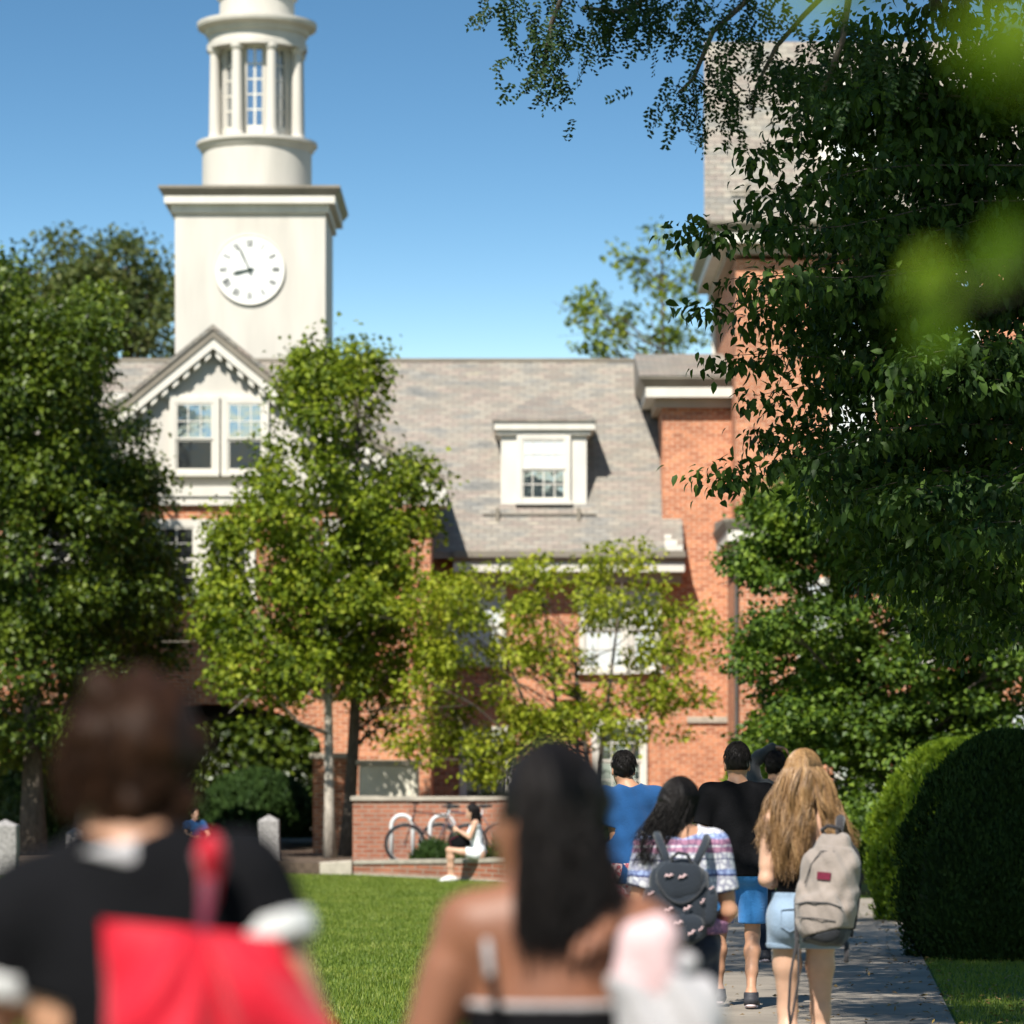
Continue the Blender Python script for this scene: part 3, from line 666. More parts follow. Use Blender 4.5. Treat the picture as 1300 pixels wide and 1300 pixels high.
# dial
cz = 12.86; ccx = -5.79; dr_ = .765
d = MB(); n = 64
d.add([(ccx+dr_*math.cos(2*math.pi*k/n), TY-.05, cz+dr_*math.sin(2*math.pi*k/n)) for k in range(n)]+[(ccx+dr_*1.01*math.cos(2*math.pi*k/n), TY+.01, cz+dr_*1.01*math.sin(2*math.pi*k/n)) for k in range(n)],
      [tuple(range(n-1, -1, -1))]+[(k, (k+1) % n, n+(k+1) % n, n+k) for k in range(n)])
dial = d.build('clock_face', M['dial'], tower)
rm = MB(); pts = [(ccx+dr_*1.0*math.cos(2*math.pi*k/n), TY-.045, cz+dr_*1.0*math.sin(2*math.pi*k/n)) for k in range(n+1)]
rm.tube(pts, .022, 6, cap=False); rm.build('rim', M['trim'], dial)
GL = {1: 'I', 2: 'II', 3: 'III', 4: 'IV', 5: 'V', 6: 'VI', 7: 'VII', 8: 'VIII', 9: 'IX', 10: 'X', 11: 'XI', 12: 'XII'}
def stroke(hr, u0, v0, u1, v1, t):
    """stroke in dial coordinates of one numeral: u tangential, v radial"""
    a = math.pi/2-hr*math.pi/6; er = np.array([math.cos(a), math.sin(a)]); et = np.array([math.sin(a), -math.cos(a)])
    A = er*v0+et*u0; B = er*v1+et*u1; dd = (B-A)/np.linalg.norm(B-A); nn = np.array([-dd[1], dd[0]])*t/2
    q = [A-nn, B-nn, B+nn, A+nn]
    num.add([(ccx+x, TY-.054, cz+y) for x, y in q]+[(ccx+x, TY-.0505, cz+y) for x, y in q], [(0, 3, 2, 1), (0, 1, 5, 4), (1, 2, 6, 5), (2, 3, 7, 6), (3, 0, 4, 7)][:])
for hr, s_ in GL.items():
    num = MB(); wd = {'I': .035, 'V': .075, 'X': .075}; tot = sum(wd[c] for c in s_); u = -tot/2; r0_, r1_ = .50, .66
    for c in s_:
        m_ = u+wd[c]/2
        if c == 'I': stroke(hr, m_, r0_, m_, r1_, .026)
        elif c == 'V': stroke(hr, m_, r0_, m_-.028, r1_, .028); stroke(hr, m_, r0_, m_+.028, r1_, .016)
        else: stroke(hr, m_-.028, r0_, m_+.028, r1_, .016); stroke(hr, m_+.028, r0_, m_-.028, r1_, .028)
        u += wd[c]
    num.build('numeral', M['mark'], dial)
def hand(ang, L, wdt, yy):
    h = MB(); a = math.pi/2-ang; e = np.array([math.cos(a), math.sin(a)]); t = np.array([-e[1], e[0]])
    q = [-e*.10-t*wdt*.5, e*L*.2-t*wdt*.5, e*L*.72-t*wdt*.9, e*L, e*L*.72+t*wdt*.9, e*L*.2+t*wdt*.5, -e*.10+t*wdt*.5]
    n = len(q); h.add([(ccx+x, yy, cz+z) for x, z in q]+[(ccx+x, yy+.012, cz+z) for x, z in q], [tuple(range(n))[::-1], tuple(range(n, 2*n))]+[(i, (i+1) % n, n+(i+1) % n, n+i) for i in range(n)])
    h.build('clock_hand', M['ink'], dial)
hand(R(257), .40, .035, TY-.085); hand(R(-25), .60, .024, TY-.105)
hb = MB(); hb.tube([(ccx, TY-.12, cz), (ccx, TY-.05, cz)], .04, 12); hb.build('hub', M['ink'], dial)
# lantern
LC = (-5.745, tcy)
l = MB(); l.lathe(LC, [(1.23, 14.6), (1.23, 15.70), (1.27, 15.74), (1.30, 15.80), (1.36, 15.86), (1.36, 15.93), (.0, 15.96)], 64); l.build('drum', M['cream'], tower, smooth=False)
for k in range(8):
    a = R(22.5+45*k); px_, py_ = LC[0]+1.0*math.sin(a), LC[1]-1.0*math.cos(a)
    c = MB(); c.lathe((px_, py_), [(.155, 15.93), (.155, 16.0), (.135, 16.04), (.128, 16.1), (.105, 17.86), (.13, 17.9), (.15, 17.94), (.15, 18.02)], 20)
    c.build('column', M['cream'], tower, smooth=False)
l = MB()   # inner drum with openings: eight piers
for k in range(8):
    a = R(22.5+45*k)
    for da in (-1,):
        n = 6; ang = [a+R(-10+20*i/n) for i in range(n+1)]
        vs = [(LC[0]+r_*math.sin(q), LC[1]-r_*math.cos(q), z) for q in ang for r_ in (.80, .70) for z in (15.94, 18.02)]
        fs = []
        for i in range(n):
            o_ = i*4; fs += [(o_, o_+4, o_+5, o_+1), (o_+2, o_+3, o_+7, o_+6)]
        fs += [(0, 1, 3, 2), (n*4, n*4+2, n*4+3, n*4+1)]
        l.add(vs, fs)
l.build('pier', M['cream'], tower)
for k in range(8):
    a = R(45*k); ca, sa = math.cos(a), math.sin(a)
    def P_(u, r_, z): return (LC[0]+r_*sa+u*ca, LC[1]-r_*ca+u*sa, z)
    def bx(m_, u0, u1, r0_, r1_, z0, z1):
        m_.add([P_(u0, r1_, z0), P_(u1, r1_, z0), P_(u1, r0_, z0), P_(u0, r0_, z0), P_(u0, r1_, z1), P_(u1, r1_, z1), P_(u1, r0_, z1), P_(u0, r0_, z1)],
               [(0, 3, 2, 1), (4, 5, 6, 7), (0, 1, 5, 4), (1, 2, 6, 5), (2, 3, 7, 6), (3, 0, 4, 7)])
    f = MB(); W_ = .30
    bx(f, -W_, W_, .68, .76, 15.95, 16.22)
    bx(f, -W_, W_, .68, .76, 17.95, 18.02)
    for u in (-W_, -.02, W_-.04): bx(f, u, u+.045, .70, .745, 16.22, 17.95)
    for z in (16.56, 16.90, 17.24, 17.58): bx(f, -W_, W_, .705, .74, z, z+.035)
    wf = f.build('window', M['trim'], tower)
    pn = MB(); bx(pn, -W_, W_, .715, .722, 16.22, 17.95); pn.build('pane', M['glass'], wf)
l = MB(); l.lathe(LC, [(.6, 18.0), (1.13, 18.0), (1.13, 18.12), (1.10, 18.14), (1.10, 18.30), (1.15, 18.34), (1.18, 18.42), (1.33, 18.50), (1.35, 18.56), (1.35, 18.62), (.85, 18.66)], 64); l.build('entablature', M['cream'], tower)
l = MB(); l.lathe(LC, [(.85, 18.6), (.84, 19.13), (.88, 19.16), (.92, 19.2), (.92, 19.26), (.8, 19.3), (.78, 19.5), (.7, 19.85), (.5, 20.2), (.22, 20.45), (.06, 20.55), (.04, 21.4), (.0, 21.45)], 48); l.build('dome', M['cream'], tower, smooth=False)
# ------------------------------------------------------------------ trees and shrubs
G_mid = [(.012, .024, .005), (.05, .08, .008), (.137, .188, .012), (.24, .285, .021), (.34, .335, .04)]
G_yel = [(.03, .052, .008), (.115, .15, .011), (.23, .27, .018), (.33, .35, .032), (.39, .31, .05)]
G_shaded = [(.008, .017, .006), (.015, .032, .009), (.028, .055, .013), (.06, .10, .02)]
G_blue = [(.012, .028, .008), (.042, .082, .012), (.11, .175, .02), (.22, .29, .034)]
G_pine = [(.025, .04, .011), (.05, .075, .016), (.095, .115, .024), (.15, .145, .035)]
M['leaf_mid'] = leaf_mat('leaf_mid', G_mid, .34, .55, .2); M['leaf_yellow'] = leaf_mat('leaf_yellow', G_yel, .38, .55, .2)
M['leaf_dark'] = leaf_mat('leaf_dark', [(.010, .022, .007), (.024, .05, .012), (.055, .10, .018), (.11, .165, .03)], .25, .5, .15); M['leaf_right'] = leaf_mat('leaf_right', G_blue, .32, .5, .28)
M['leaf_pine'] = leaf_mat('leaf_pine', G_pine, .25, .6)
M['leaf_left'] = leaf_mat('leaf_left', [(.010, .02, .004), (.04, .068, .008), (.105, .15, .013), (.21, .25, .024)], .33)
M['leaf_near'] = leaf_mat('leaf_near', [(.04, .09, .008), (.11, .20, .014), (.26, .36, .03)], .55, .8, .05)
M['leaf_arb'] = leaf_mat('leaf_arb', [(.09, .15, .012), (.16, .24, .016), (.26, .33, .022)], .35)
M['leaf_arb_shaded'] = leaf_mat('leaf_arb_shaded', [(.016, .034, .010), (.028, .055, .013), (.045, .08, .018)], .15, .6, .1)  # shaded copy of the arborvitae leaf: the shade is put into the colour
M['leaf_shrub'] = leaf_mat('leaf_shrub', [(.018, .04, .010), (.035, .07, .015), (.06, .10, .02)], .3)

# maple with the pale trunk, and its dark-trunked neighbour
C = lobes_to_clumps([(330,745,65,85),(420,700,70,120),(408,560,48,95),(330,835,58,50),(415,850,60,40),(388,480,18,36),(298,790,38,50),(440,775,85,85),(360,660,45,70),(300,700,30,40),(352,868,58,26),(300,858,36,26)], 65, 1.7, 2.5)
C = np.concatenate([C, np.array([at(x, y, 65) for x, y in ((383,452),(380,470),(392,490),(372,505),(350,560),(335,620),(345,600),(300,660),(286,700),(268,745),(262,800))])])
tree('maple_tree', 'green maple with pale bare trunk standing by the brick planter wall', 'tree', at(419, 1089, 64.5), at(405, 560, 65), C,
     ((.42, 215, .106, .086), dict(kind=4, droop=.5, flat=.8)), (M['bark_pale'], M['leaf_mid']), .10, 44, extra=lambda mb: [mb.tube([at(x0, y0, 65), at((x0+x1)/2+3, (y0+y1)/2, 65), at(x1, y1, 65)], [.02, .012, .004], 5) for x0, y0, x1, y1 in ((385,560,379,430),(400,540,392,450),(360,640,345,560))])
C = lobes_to_clumps([(462,600,45,95),(515,690,34,75),(505,800,48,75),(472,720,55,110),(452,500,28,50),(465,880,45,40),(528,640,14,40)], 66.5, 1.4, 2.4)
C = np.concatenate([C, np.array([at(x, y, 66.5) for x, y in ((447,450),(452,462),(470,455),(474,480),(480,470),(532,590),(540,620),(520,610),(535,665))])])
tree('maple_tree', 'yellower green maple with dark trunk just behind the pale trunk', 'tree', at(441, 1087, 66), at(462, 540, 66.5), C,
     ((.40, 205, .104, .084), dict(kind=4, droop=.5, flat=.85)), (M['bark'], M['leaf_mid']), .13, 40, extra=lambda mb: [mb.tube([at(x0, y0, 66.5), at((x0+x1)/2-3, (y0+y1)/2, 66.5), at(x1, y1, 66.5)], [.02, .012, .004], 5) for x0, y0, x1, y1 in ((455,540,446,428),(470,560,474,450),(515,700,534,590))])
# thin leader twigs at the top of the two crowns come with the limbs
# left trees
C = lobes_to_clumps([(30,500,90,130),(-50,620,90,260),(40,690,110,140),(30,860,100,110),(95,430,60,60),(-40,400,80,80)], 66, 2.2, 2.8)
tree('maple_tree', 'big dark maple cut by the left edge of the photo', 'tree', at(42, 1086, 66), at(30, 430, 66), C,
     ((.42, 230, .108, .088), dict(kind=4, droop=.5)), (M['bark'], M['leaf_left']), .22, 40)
C = lobes_to_clumps([(130,580,50,80),(125,700,85,120),(165,650,42,65),(140,830,75,80),(190,790,40,60),(90,480,55,70),(180,720,30,40)], 68.5, 1.8, 3.0)
tree('maple_tree', 'dark shaded maple in front of the gable, left of its windows', 'tree', at(104, 1084, 68.5), at(130, 470, 68.5), C,
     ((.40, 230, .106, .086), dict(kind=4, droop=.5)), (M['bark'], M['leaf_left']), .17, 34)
# tall pines far behind the roof
for (lb, lab, bx) in (([(40,400,60,55),(-20,420,60,70),(95,380,50,60)], 'distant olive tree rising over the left maples', 40),
                      ([(165,370,45,62),(150,340,28,30),(200,350,22,30),(120,420,60,60),(210,420,40,50)], 'tall distant olive tree touching the left side of the clock tower', 165)):
    C = lobes_to_clumps(lb, 104, 3.0, .75)
    tree('pine_tree', lab, 'tree', np.array([ax(bx, 104), 104, 0]), at(bx, 340, 104), C,
         ((.7, 240, .17, .12), dict(kind=4, droop=.1, flat=.8)), (M['bark'], M['leaf_pine']), .3, 36, group='trees behind the hall')
# sparse tree above the ridge
C = lobes_to_clumps([(760,405,32,40),(835,330,40,35),(872,395,35,55),(800,436,60,22),(865,440,40,20),(790,330,25,24),(735,385,16,24),(880,340,25,40),(820,395,45,40),(745,425,25,18)], 112, 2.2, .62)
tree('ash_tree', 'thin open tree showing above the roof ridge against blue sky', 'tree', np.array([ax(850, 112), 112, 0]), at(845, 330, 112), C,
     ((.5, 50, .2, .15), dict(kind=4, droop=.2)), (M['bark'], M['leaf_mid']), .12, 40, group='trees behind the hall')
# small yellow-green tree in front of the brick
C = lobes_to_clumps([(600,790,75,75),(545,930,45,38),(690,870,80,70),(785,745,60,50),(840,850,62,65),(745,920,85,42),(610,930,75,40),(545,850,40,55),(670,745,50,35),(805,700,35,22),(880,800,30,40),(640,970,60,20),(560,780,35,50)], 64, 1.5, 6.2, .1)
def stems(mb):
    for (px, py) in ((620, 780), (690, 760), (790, 740), (850, 840), (730, 830)):
        a = at(745, 1085, 64); b = at(px, py, 64+rng.uniform(-.5, .5)); m = (a+b)/2+np.array([rng.uniform(-.1, .1), 0, -.1])
        mb.tube([a, m, b], [.055, .04, .012], 7)
tree('serviceberry_tree', 'small loose yellow green tree with several stems before the brick wall', 'tree', at(745, 1085, 64), at(735, 800, 64), C,
     ((.34, 80, .095, .065), dict(kind=6, droop=.25, up=1.2, flat=.5)), (M['bark'], M['leaf_yellow']), .06, 46, extra=stems)
# maple on the right, in sun behind the dark tree
C = lobes_to_clumps([(1000,655,55,50),(975,690,40,50),(985,770,45,60),(1050,760,85,100),(1000,880,55,55),(1090,880,85,85),(1045,955,70,45),(1160,850,95,120),(1210,930,100,70),(1260,820,80,120),(1130,960,80,50),(1080,1035,80,70),(1010,1000,45,45),(1120,760,80,70),(1200,740,100,80),(1010,625,60,35),(1075,650,75,60),(1160,690,90,80),(940,700,22,35),(1240,700,90,80),(1290,900,60,120),(1180,930,110,60),(1050,900,70,60),(1000,940,50,40),(1150,1020,80,60)], 50, 1.5, 4.6)
tree('maple_tree', 'full sunlit maple between the brick wing and the dark tree', 'tree', at(1130, 1135, 50), at(1090, 660, 50), C,
     ((.34, 250, .085, .07), dict(kind=4, droop=.35, flat=.5, up=1.3)), (M['bark'], M['leaf_right']), .13, 40)
# the dark tree on the right: long drooping sprays
sprays = [(898,272),(930,350),(918,372),(908,470),(935,592),(925,300),(960,178),(985,235),(1000,300),(940,420),(960,500),(965,560),(1010,420),(1000,350),(1030,210),(1040,130),(1060,480),(1050,560),(1080,620),(1100,300),(1120,380),(1040,620),(1010,590)]
Cs = []; tb = MB(); tb_base = np.array([6.0, 25.5, 0.0])
tk = [tb_base+np.array([.1*math.sin(z), .08*math.cos(z), z]) for z in np.linspace(0, 11, 12)]
tb.tube(tk, [.24*(1-.07*i) for i in range(12)], 10)
lit_sprays = [(1160,455),(1200,452),(1240,450),(1270,475),(1165,500),(1155,625),(1200,618),(1235,640),(1135,470),(1150,490),(1180,462),(1215,480),(1250,468),(1140,640),(1165,655),(1190,632),(1220,650),(1250,668),(1210,690)]
for px, py in sprays+lit_sprays:
    D = rng.uniform(22.6, 25.5) if (px, py) in sprays else rng.uniform(21.6, 22.3); tip = at(px, py, D); zz = tip[2]+rng.uniform(-.2, .5)
    a = np.array([6.0, 25.5, min(10.5, max(2.2, zz))])
    n = 14; L = np.linalg.norm(tip-a)
    line = [a+(tip-a)*t+np.array([.05*math.sin(t*23+px), .3*math.sin(t*6+py), .22*math.sin(math.pi*t)+.06*math.sin(t*11+px)]) for t in np.linspace(0, 1, n)]
    tb.tube(line, [.013*(1-t)+.002 for t in np.linspace(0, 1, n)], 6)
    for p_ in line[5:]:
        t = (p_-a)[0]/(tip-a)[0]
        for q in range(3): Cs.append(p_+np.array([rng.normal()*.06, rng.normal()*.22*(1.1-t), rng.normal()*.05*(1.3-t)-.03]))
Cs = np.array(Cs)
V1, F1 = crown(Cs, .19, 30, .076, .040, droop=.9, up=1.0, kind=6, flat=.45)
fill = lobes_to_clumps([(1160,230,120,140),(1110,400,120,80),(1220,420,120,160),(1130,560,110,60),(1200,640,130,90),(1250,740,90,80),(1165,705,75,60),(1200,80,140,90),(1080,110,55,60),(1260,560,100,80),(1090,300,60,60),(1270,250,60,150),(1120,480,110,60),(1060,400,50,50),(1150,640,120,70),(1080,95,55,55),(1120,165,90,70),(1050,160,35,50),(1240,150,100,100)], 25.0, 1.2, 30)
V2, F2 = crown(fill, .25, 46, .076, .040, droop=.9, up=1.0, kind=6, flat=.5)
top = np.stack([rng.uniform(1.7, 7.5, 170), rng.uniform(20, 27, 170), rng.uniform(7.2, 10.6, 170)], 1)
def sun_hole(Q):   # gaps in the upper crowns that let the sun reach two sprays of the dark tree
    t_ = (Q[:, 1]-22)/SUN[1]; P_ = Q-SUN*t_[:, None]; px = 650+F_PX*P_[:, 0]/22; py = HOR-F_PX*(P_[:, 2]-CAMZ)/22
    return ~((t_ > .3) & (((px > 1040) & (px < 1400) & (py > 350) & (py < 590)) | ((px > 1050) & (px < 1380) & (py > 560) & (py < 770))))
top = top[sun_hole(top)]
V3, F3 = crown(top, .45, 60, .11, .06, droop=.7, up=1.0, kind=6, flat=.5)
dt = empty('beech_tree', tb_base, 'large dark leafy tree in shade filling the right side', 'tree')
for c in fill[::24]: tb.tube([np.array([6, 25.5, c[2]-.3]), (c+np.array([6, 25.5, c[2]]))/2, c], [.04, .022, .005], 5)
tb.build('trunk', M['bark'], dt, smooth=True)
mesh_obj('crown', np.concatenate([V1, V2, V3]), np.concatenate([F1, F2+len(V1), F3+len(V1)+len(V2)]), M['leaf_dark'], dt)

# honey locust overhead: feathery sprays hang into the top of the picture, its unseen crown is shaped to shade walk, shrub and dark tree
def compound(P, axis, nrm, n=8, L=.15, ll=.038, lw=.019):
    axis = unit(axis); side = unit(np.cross(axis, nrm)); nrm = np.cross(side, axis); Vs = []; Fs = []; off = 0
    SCL = rng.uniform(.6, 1.3, (len(P), 1)); BND = rng.normal(size=(len(P), 1))*.035
    for i in range(n):
        t = (i+.6)/n
        base = P+axis*(L*t*SCL)-np.array([0, 0, 1])*(L*.25*t*t)+side*(BND*t*t)
        for s_ in (-1, 1):
            d = unit(side*s_+axis*.45+rng.normal(size=P.shape)*.32)
            sc = ll*(1-.35*abs(t-.5))*rng.uniform(.55, 1.25, len(P))
            v, f = leaves(base, d, nrm+rng.normal(size=P.shape)*.15, sc, np.full(len(P), lw), 4)
            Vs.append(v); Fs.append(f+off); off += len(v)
    return np.concatenate(Vs), np.concatenate(Fs)
lo_base = np.array([6.6, 18.0, 0.0]); lt = empty('honey_locust_tree', lo_base, 'tall locust whose feathery dark sprays hang from the top edge', 'tree')
tb = MB(); tk = [lo_base+np.array([-.25*t*t, .2*t, 9.5*t]) for t in np.linspace(0, 1, 9)]; tb.tube(tk, [.3*(1-.06*i) for i in range(9)], 10)
cl = [(690,62,20.5),(694,95,20.5),(705,30,20.5),(740,14,20.2),(765,30,20.2),(800,18,20),(835,12,20),(862,30,20),(850,-10,20),(900,45,19.8),(905,80,19.8),(885,108,19.8),(862,118,19.8),(925,30,19.6),(950,62,19.6),(935,100,19.6),(965,105,19.7),(985,70,19.5),(1010,50,19.5),(1000,110,19.5),(1030,85,19.4),(1060,60,19.3),(1045,120,19.3),(640,-6,20.6),(665,10,20.6),(915,140,19.8),(960,150,19.7),(780,-10,20),(1080,30,19.2),(1100,90,19.2),(985,25,19.5),(900,15,19.8),(945,10,19.6),(1130,60,19.2)]
Pc = []; Ac = []
for px, py, D in cl:
    c = at(px, py, D); n = 18 if px < 890 else 9
    Pc.append(c+rng.normal(size=(n, 3))*np.array([.095, .16, .08])); Ac.append(np.stack([rng.normal(size=n)*.5-.1, rng.normal(size=n)*.5, -.75+rng.normal(size=n)*.3], 1))
Pc = np.concatenate(Pc); Ac = np.concatenate(Ac)
V1, F1 = compound(Pc, Ac, rng.normal(size=Pc.shape)*.5+np.array([0, -.8, .3]))
for path in ([(1250,-160,19.4),(1080,-40,19.4),(1020,20,19.5),(985,60,19.6),(960,110,19.7),(955,150,19.7)], [(1080,-40,19.4),(960,-10,19.6),(905,40,19.8),(880,100,19.8),(862,118,19.8)],
             [(1250,-200,19.6),(980,-90,19.8),(850,-20,20),(790,15,20.1),(740,10,20.2)], [(850,-40,20),(720,-20,20.4),(700,30,20.5),(690,90,20.5)], [(720,-30,20.5),(640,-10,20.6)], [(1080,-20,19.3),(1070,50,19.3),(1045,115,19.3)]):
    tb.tube([at(*q) for q in path], [.02-.0026*i for i in range(len(path))], 6)
SH = []
def shade(n, fn, zlo=8.6, zhi=11.5):
    k = 0
    while k < n:
        t_ = np.array(fn()); z = rng.uniform(zlo, zhi); q = t_+SUN*((z-t_[2])/SUN[2])
        D = q[1]
        if D > 1 and abs(q[0]) < 650/F_PX*D+.5 and z < CAMZ+HOR/F_PX*D+.55: 
            z2 = CAMZ+HOR/F_PX*D+.6+rng.random()*1.2; q = t_+SUN*((z2-t_[2])/SUN[2])
            if q[2] < CAMZ+HOR/F_PX*q[1]+.5: k += 1; continue
        SH.append(q); k += 1
def on_walk():
    while True:
        D = rng.uniform(26.4, 41.5); x = lin(XL, D)+rng.uniform(-.9, 5.4)
        if D > 29.5 or x > 2.45: return (x, D, .0)
shade(1000, on_walk)
shade(120, lambda: (rng.uniform(3.3, 5.4), 32+rng.uniform(-.7, .7), rng.uniform(.1, 1.95)))
shade(560, lambda: (rng.uniform(1.3, 6.2), rng.uniform(21.8, 27), rng.uniform(2.2, 7.6)), 9.2, 12.5)
shade(130, lambda: (rng.uniform(.7, 2.4), rng.uniform(19, 21), rng.uniform(4.9, 5.9)), 8.4, 10.5)
SH = np.array(SH)
SH = SH[sun_hole(SH)]
V2, F2 = crown(SH, .40, 46, .15, .062, droop=.3, up=1.2, kind=4, flat=.5)
for c in SH[::7]:
    a = tk[6] if c[2] < 10 else tk[8]; tb.tube([a, a+(c-a)*.5+np.array([0, 0, .3]), c], [.07, .04, .006], 5)
M['leaf_locust'] = leaf_mat('leaf_locust', G_shaded, .2, .5, .15)  # leaf colour darkened to stand for shade on the hanging sprays
tb.build('trunk', M['bark'], lt, smooth=True)
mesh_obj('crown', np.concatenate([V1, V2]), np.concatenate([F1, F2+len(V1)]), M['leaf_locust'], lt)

# young tree right beside the camera, only a few blurred leaves reach into the picture
nb = np.array([.75, 1.75, 0]); nt_ = empty('young_tree', nb, 'out of focus bright leaves of a near twig at the right edge', 'tree')
tb = MB(); tb.tube([nb, nb+np.array([.02, .02, 1.0]), nb+np.array([-.03, -.02, 2.2])], [.025, .02, .008], 8)
spots = [(1262,42,1.75),(1282,72,1.75),(1294,25,1.75),(1256,70,1.75),(1305,55,1.75),(1045,-22,1.75),(1072,-30,1.75),(1110,-30,1.75),
         (1268,318,2.3),(1252,345,2.3),(1288,330,2.3),(1300,300,2.3),(1170,345,2.4),(1192,375,2.4),(1160,385,2.4),(1205,400,2.4),(1182,428,2.4)]
P = np.array([at(*s_) for s_ in spots]); n = len(P)
axl = unit(np.stack([rng.normal(size=n)*.6-.2, rng.normal(size=n)*.3, -.6+rng.normal(size=n)*.3], 1))
V, Fc = leaves(P-axl*.02, axl, np.array([-.2, -.8, .5])+rng.normal(size=(n, 3))*.35, np.where(P[:, 1] > 1.8, .036, .042), np.where(P[:, 1] > 1.8, .022, .026), 6)
for grp in ((0, 5), (5, 8), (8, 12), (12, 17)):
    q = P[grp[0]:grp[1]]; s0 = np.array([.74, 1.74, q[:, 2].max()+.02]); m_ = q.mean(0)
    tb.tube([s0, (s0+m_)/2+np.array([0, 0, .012]), m_], [.004, .003, .0015], 5)
    for c in q: tb.tube([m_, c], [.0012, .0008], 4)
tb.build('trunk', M['bark'], nt_, smooth=True); mesh_obj('crown', V, Fc, M['leaf_near'], nt_)

# clipped shrubs: solid core plus leaf sprays
def shrub(name, label, cat, c, rx, ry, h, n, L, W, mat, core, sharp=2.6, group=None, kind=4, point=1.0, lean=.7):
    root = empty(name, c, label, cat, group)
    u = rng.random(n); a = rng.random(n)*2*math.pi
    def rad(u): return np.power(np.clip(1-np.power(np.abs(u), sharp), 0, 1), 1/sharp*point)*(.82+.18*np.minimum(1, u*5))
    lump = 1+.07*np.sin(a*5+u*9)+.05*np.sin(a*9-u*14)+.04*rng.normal(size=n)+.10*np.abs(rng.normal(size=n))*(rng.random(n) < .04)
    rr = rad(u)*lump
    P = np.stack([c[0]+rx*rr*np.cos(a), c[1]+ry*rr*np.sin(a), c[2]+h*u], 1)
    out = np.stack([np.cos(a), np.sin(a), (u-.35)*1.2], 1)
    axis = unit(out*lean+np.array([0, 0, .9])+rng.normal(size=(n, 3))*.35)
    V, Fc = leaves(P-axis*L*.4, axis, unit(out+rng.normal(size=(n, 3))*.4), L*(.6+.7*rng.random(n)), np.full(n, W), kind)
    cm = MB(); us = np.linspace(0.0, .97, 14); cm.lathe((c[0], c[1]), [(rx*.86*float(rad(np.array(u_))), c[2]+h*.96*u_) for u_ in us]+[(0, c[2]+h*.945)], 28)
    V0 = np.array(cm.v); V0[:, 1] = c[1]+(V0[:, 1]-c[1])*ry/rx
    mesh_obj('stem', V0, cm.f, core, root, smooth=True)  # added solid core in dark leaf colour, closes the gaps between leaves
    mesh_obj('foliage', V, Fc, mat, root)
    return root
shrub('arborvitae_shrub', 'huge rounded clipped shrub coloured black green for its shade beside the path', 'shrub', (4.40, 32.0, 0), .98, .9, 2.0, 30000, .06, .028, M['leaf_arb_shaded'], M['leaf_arb_shaded'], 2.2)
shrub('arborvitae_shrub', 'sunny lime green clipped shrub peeking out behind the dark one', 'shrub', (5.0, 40.5, 0), .98, .9, 2.02, 30000, .07, .034, M['leaf_arb'], M['leaf_arb_shaded'], 2.4)
for i, (px, top, D, lab) in enumerate(((955, 930, 63, 'bright green conical shrub against the brick behind the walkers'), (990, 955, 62, 'bright green shrub just right of the taller conical one'))):
    z1 = az(top, D); shrub('conifer_shrub', lab, 'shrub', (ax(px, D), D, .2), .62, .62, z1-.2, 7000, .12, .055, M['leaf_arb'], M['leaf_arb_shaded'], 1.7)
for (x, y, rx, h, lab) in ((-1.28, 58.9, .42, .46, 'low dark green shrub at the foot of the bicycles'), (-.80, 58.3, .42, .58, 'low dark green shrub left of the seated girl'), (.0, 57.2, .5, .78, 'taller dark shrub right behind the seated girl'),
                           (.75, 57.0, .5, .7, 'dark shrub hidden beside the long haired head')):
    shrub('low_shrub', lab, 'shrub', (x, y, .2), rx*.85, .3, h*.8, 1500, .15, .03, M['leaf_shrub'], M['leaf_arb_shaded'], 1.6, kind=6, group='shrubs along the seat wall')
shrub('round_bush', 'leafy bush coloured dark for shade seen through the arched passage', 'bush', (ax(325, 88), 88, .1), 1.6, 1.0, 1.7, 4500, .2, .10, M['leaf_arb_shaded'], M['leaf_arb_shaded'], 2.0, kind=6)
for (x, y, rx, h, lab) in ((-9.3, 70.3, 1.1, 1.9, 'dark shrub added for shade under the left maples at the picture edge'), (-8.1, 70.6, .8, 1.6, 'dark shrub added for shade between the left maple trunks and the blurred head'), (-7.0, 70.9, .7, 1.2, 'dark shrub added for shade, hidden left of the arch foot')):
    shrub('added_dark_bush', lab, 'bush', (x, y, .2), rx, .8, h, 4000, .14, .07, M['leaf_shrub'], M['leaf_arb_shaded'], 2.0, kind=6, group='bushes added along the pavilion wall')  # bushes put in to darken the wall foot where tree shade falls
C = lobes_to_clumps([(230,880,110,90),(350,870,110,100),(300,980,150,60),(420,930,70,90)], 97, 2.0, 1.1)  # tree put in to block the bright sky behind the passage
tree('maple_tree', 'dark tree added to darken the view through the arched passage', 'tree', at(330, 1062, 97), at(330, 800, 97), C,
     ((.7, 200, .18, .14), dict(kind=4, droop=.4)), (M['bark'], M['leaf_left']), .2, 24)
hb = empty('hedge', (2.2, 71, .2), 'low dark hedge along the foot of the brick hall', 'hedge')
n = 9000; P = np.stack([rng.uniform(-.6, 5.4, n), 71+rng.uniform(-.35, .35, n), .2+1.1*np.sqrt(rng.random(n))], 1)
V, Fc = leaves(P, rng.normal(size=(n, 3))+np.array([0, 0, .5]), rng.normal(size=(n, 3)), np.full(n, .12), np.full(n, .06), 6)
mesh_obj('foliage', V, Fc, M['leaf_shrub'], hb)
cm = MB(); cm.box(-.55, 5.35, 70.72, 71.28, .2, 1.2); cm.build('stem', M['leaf_arb_shaded'], hb)  # added solid core, closes the gaps in the hedge

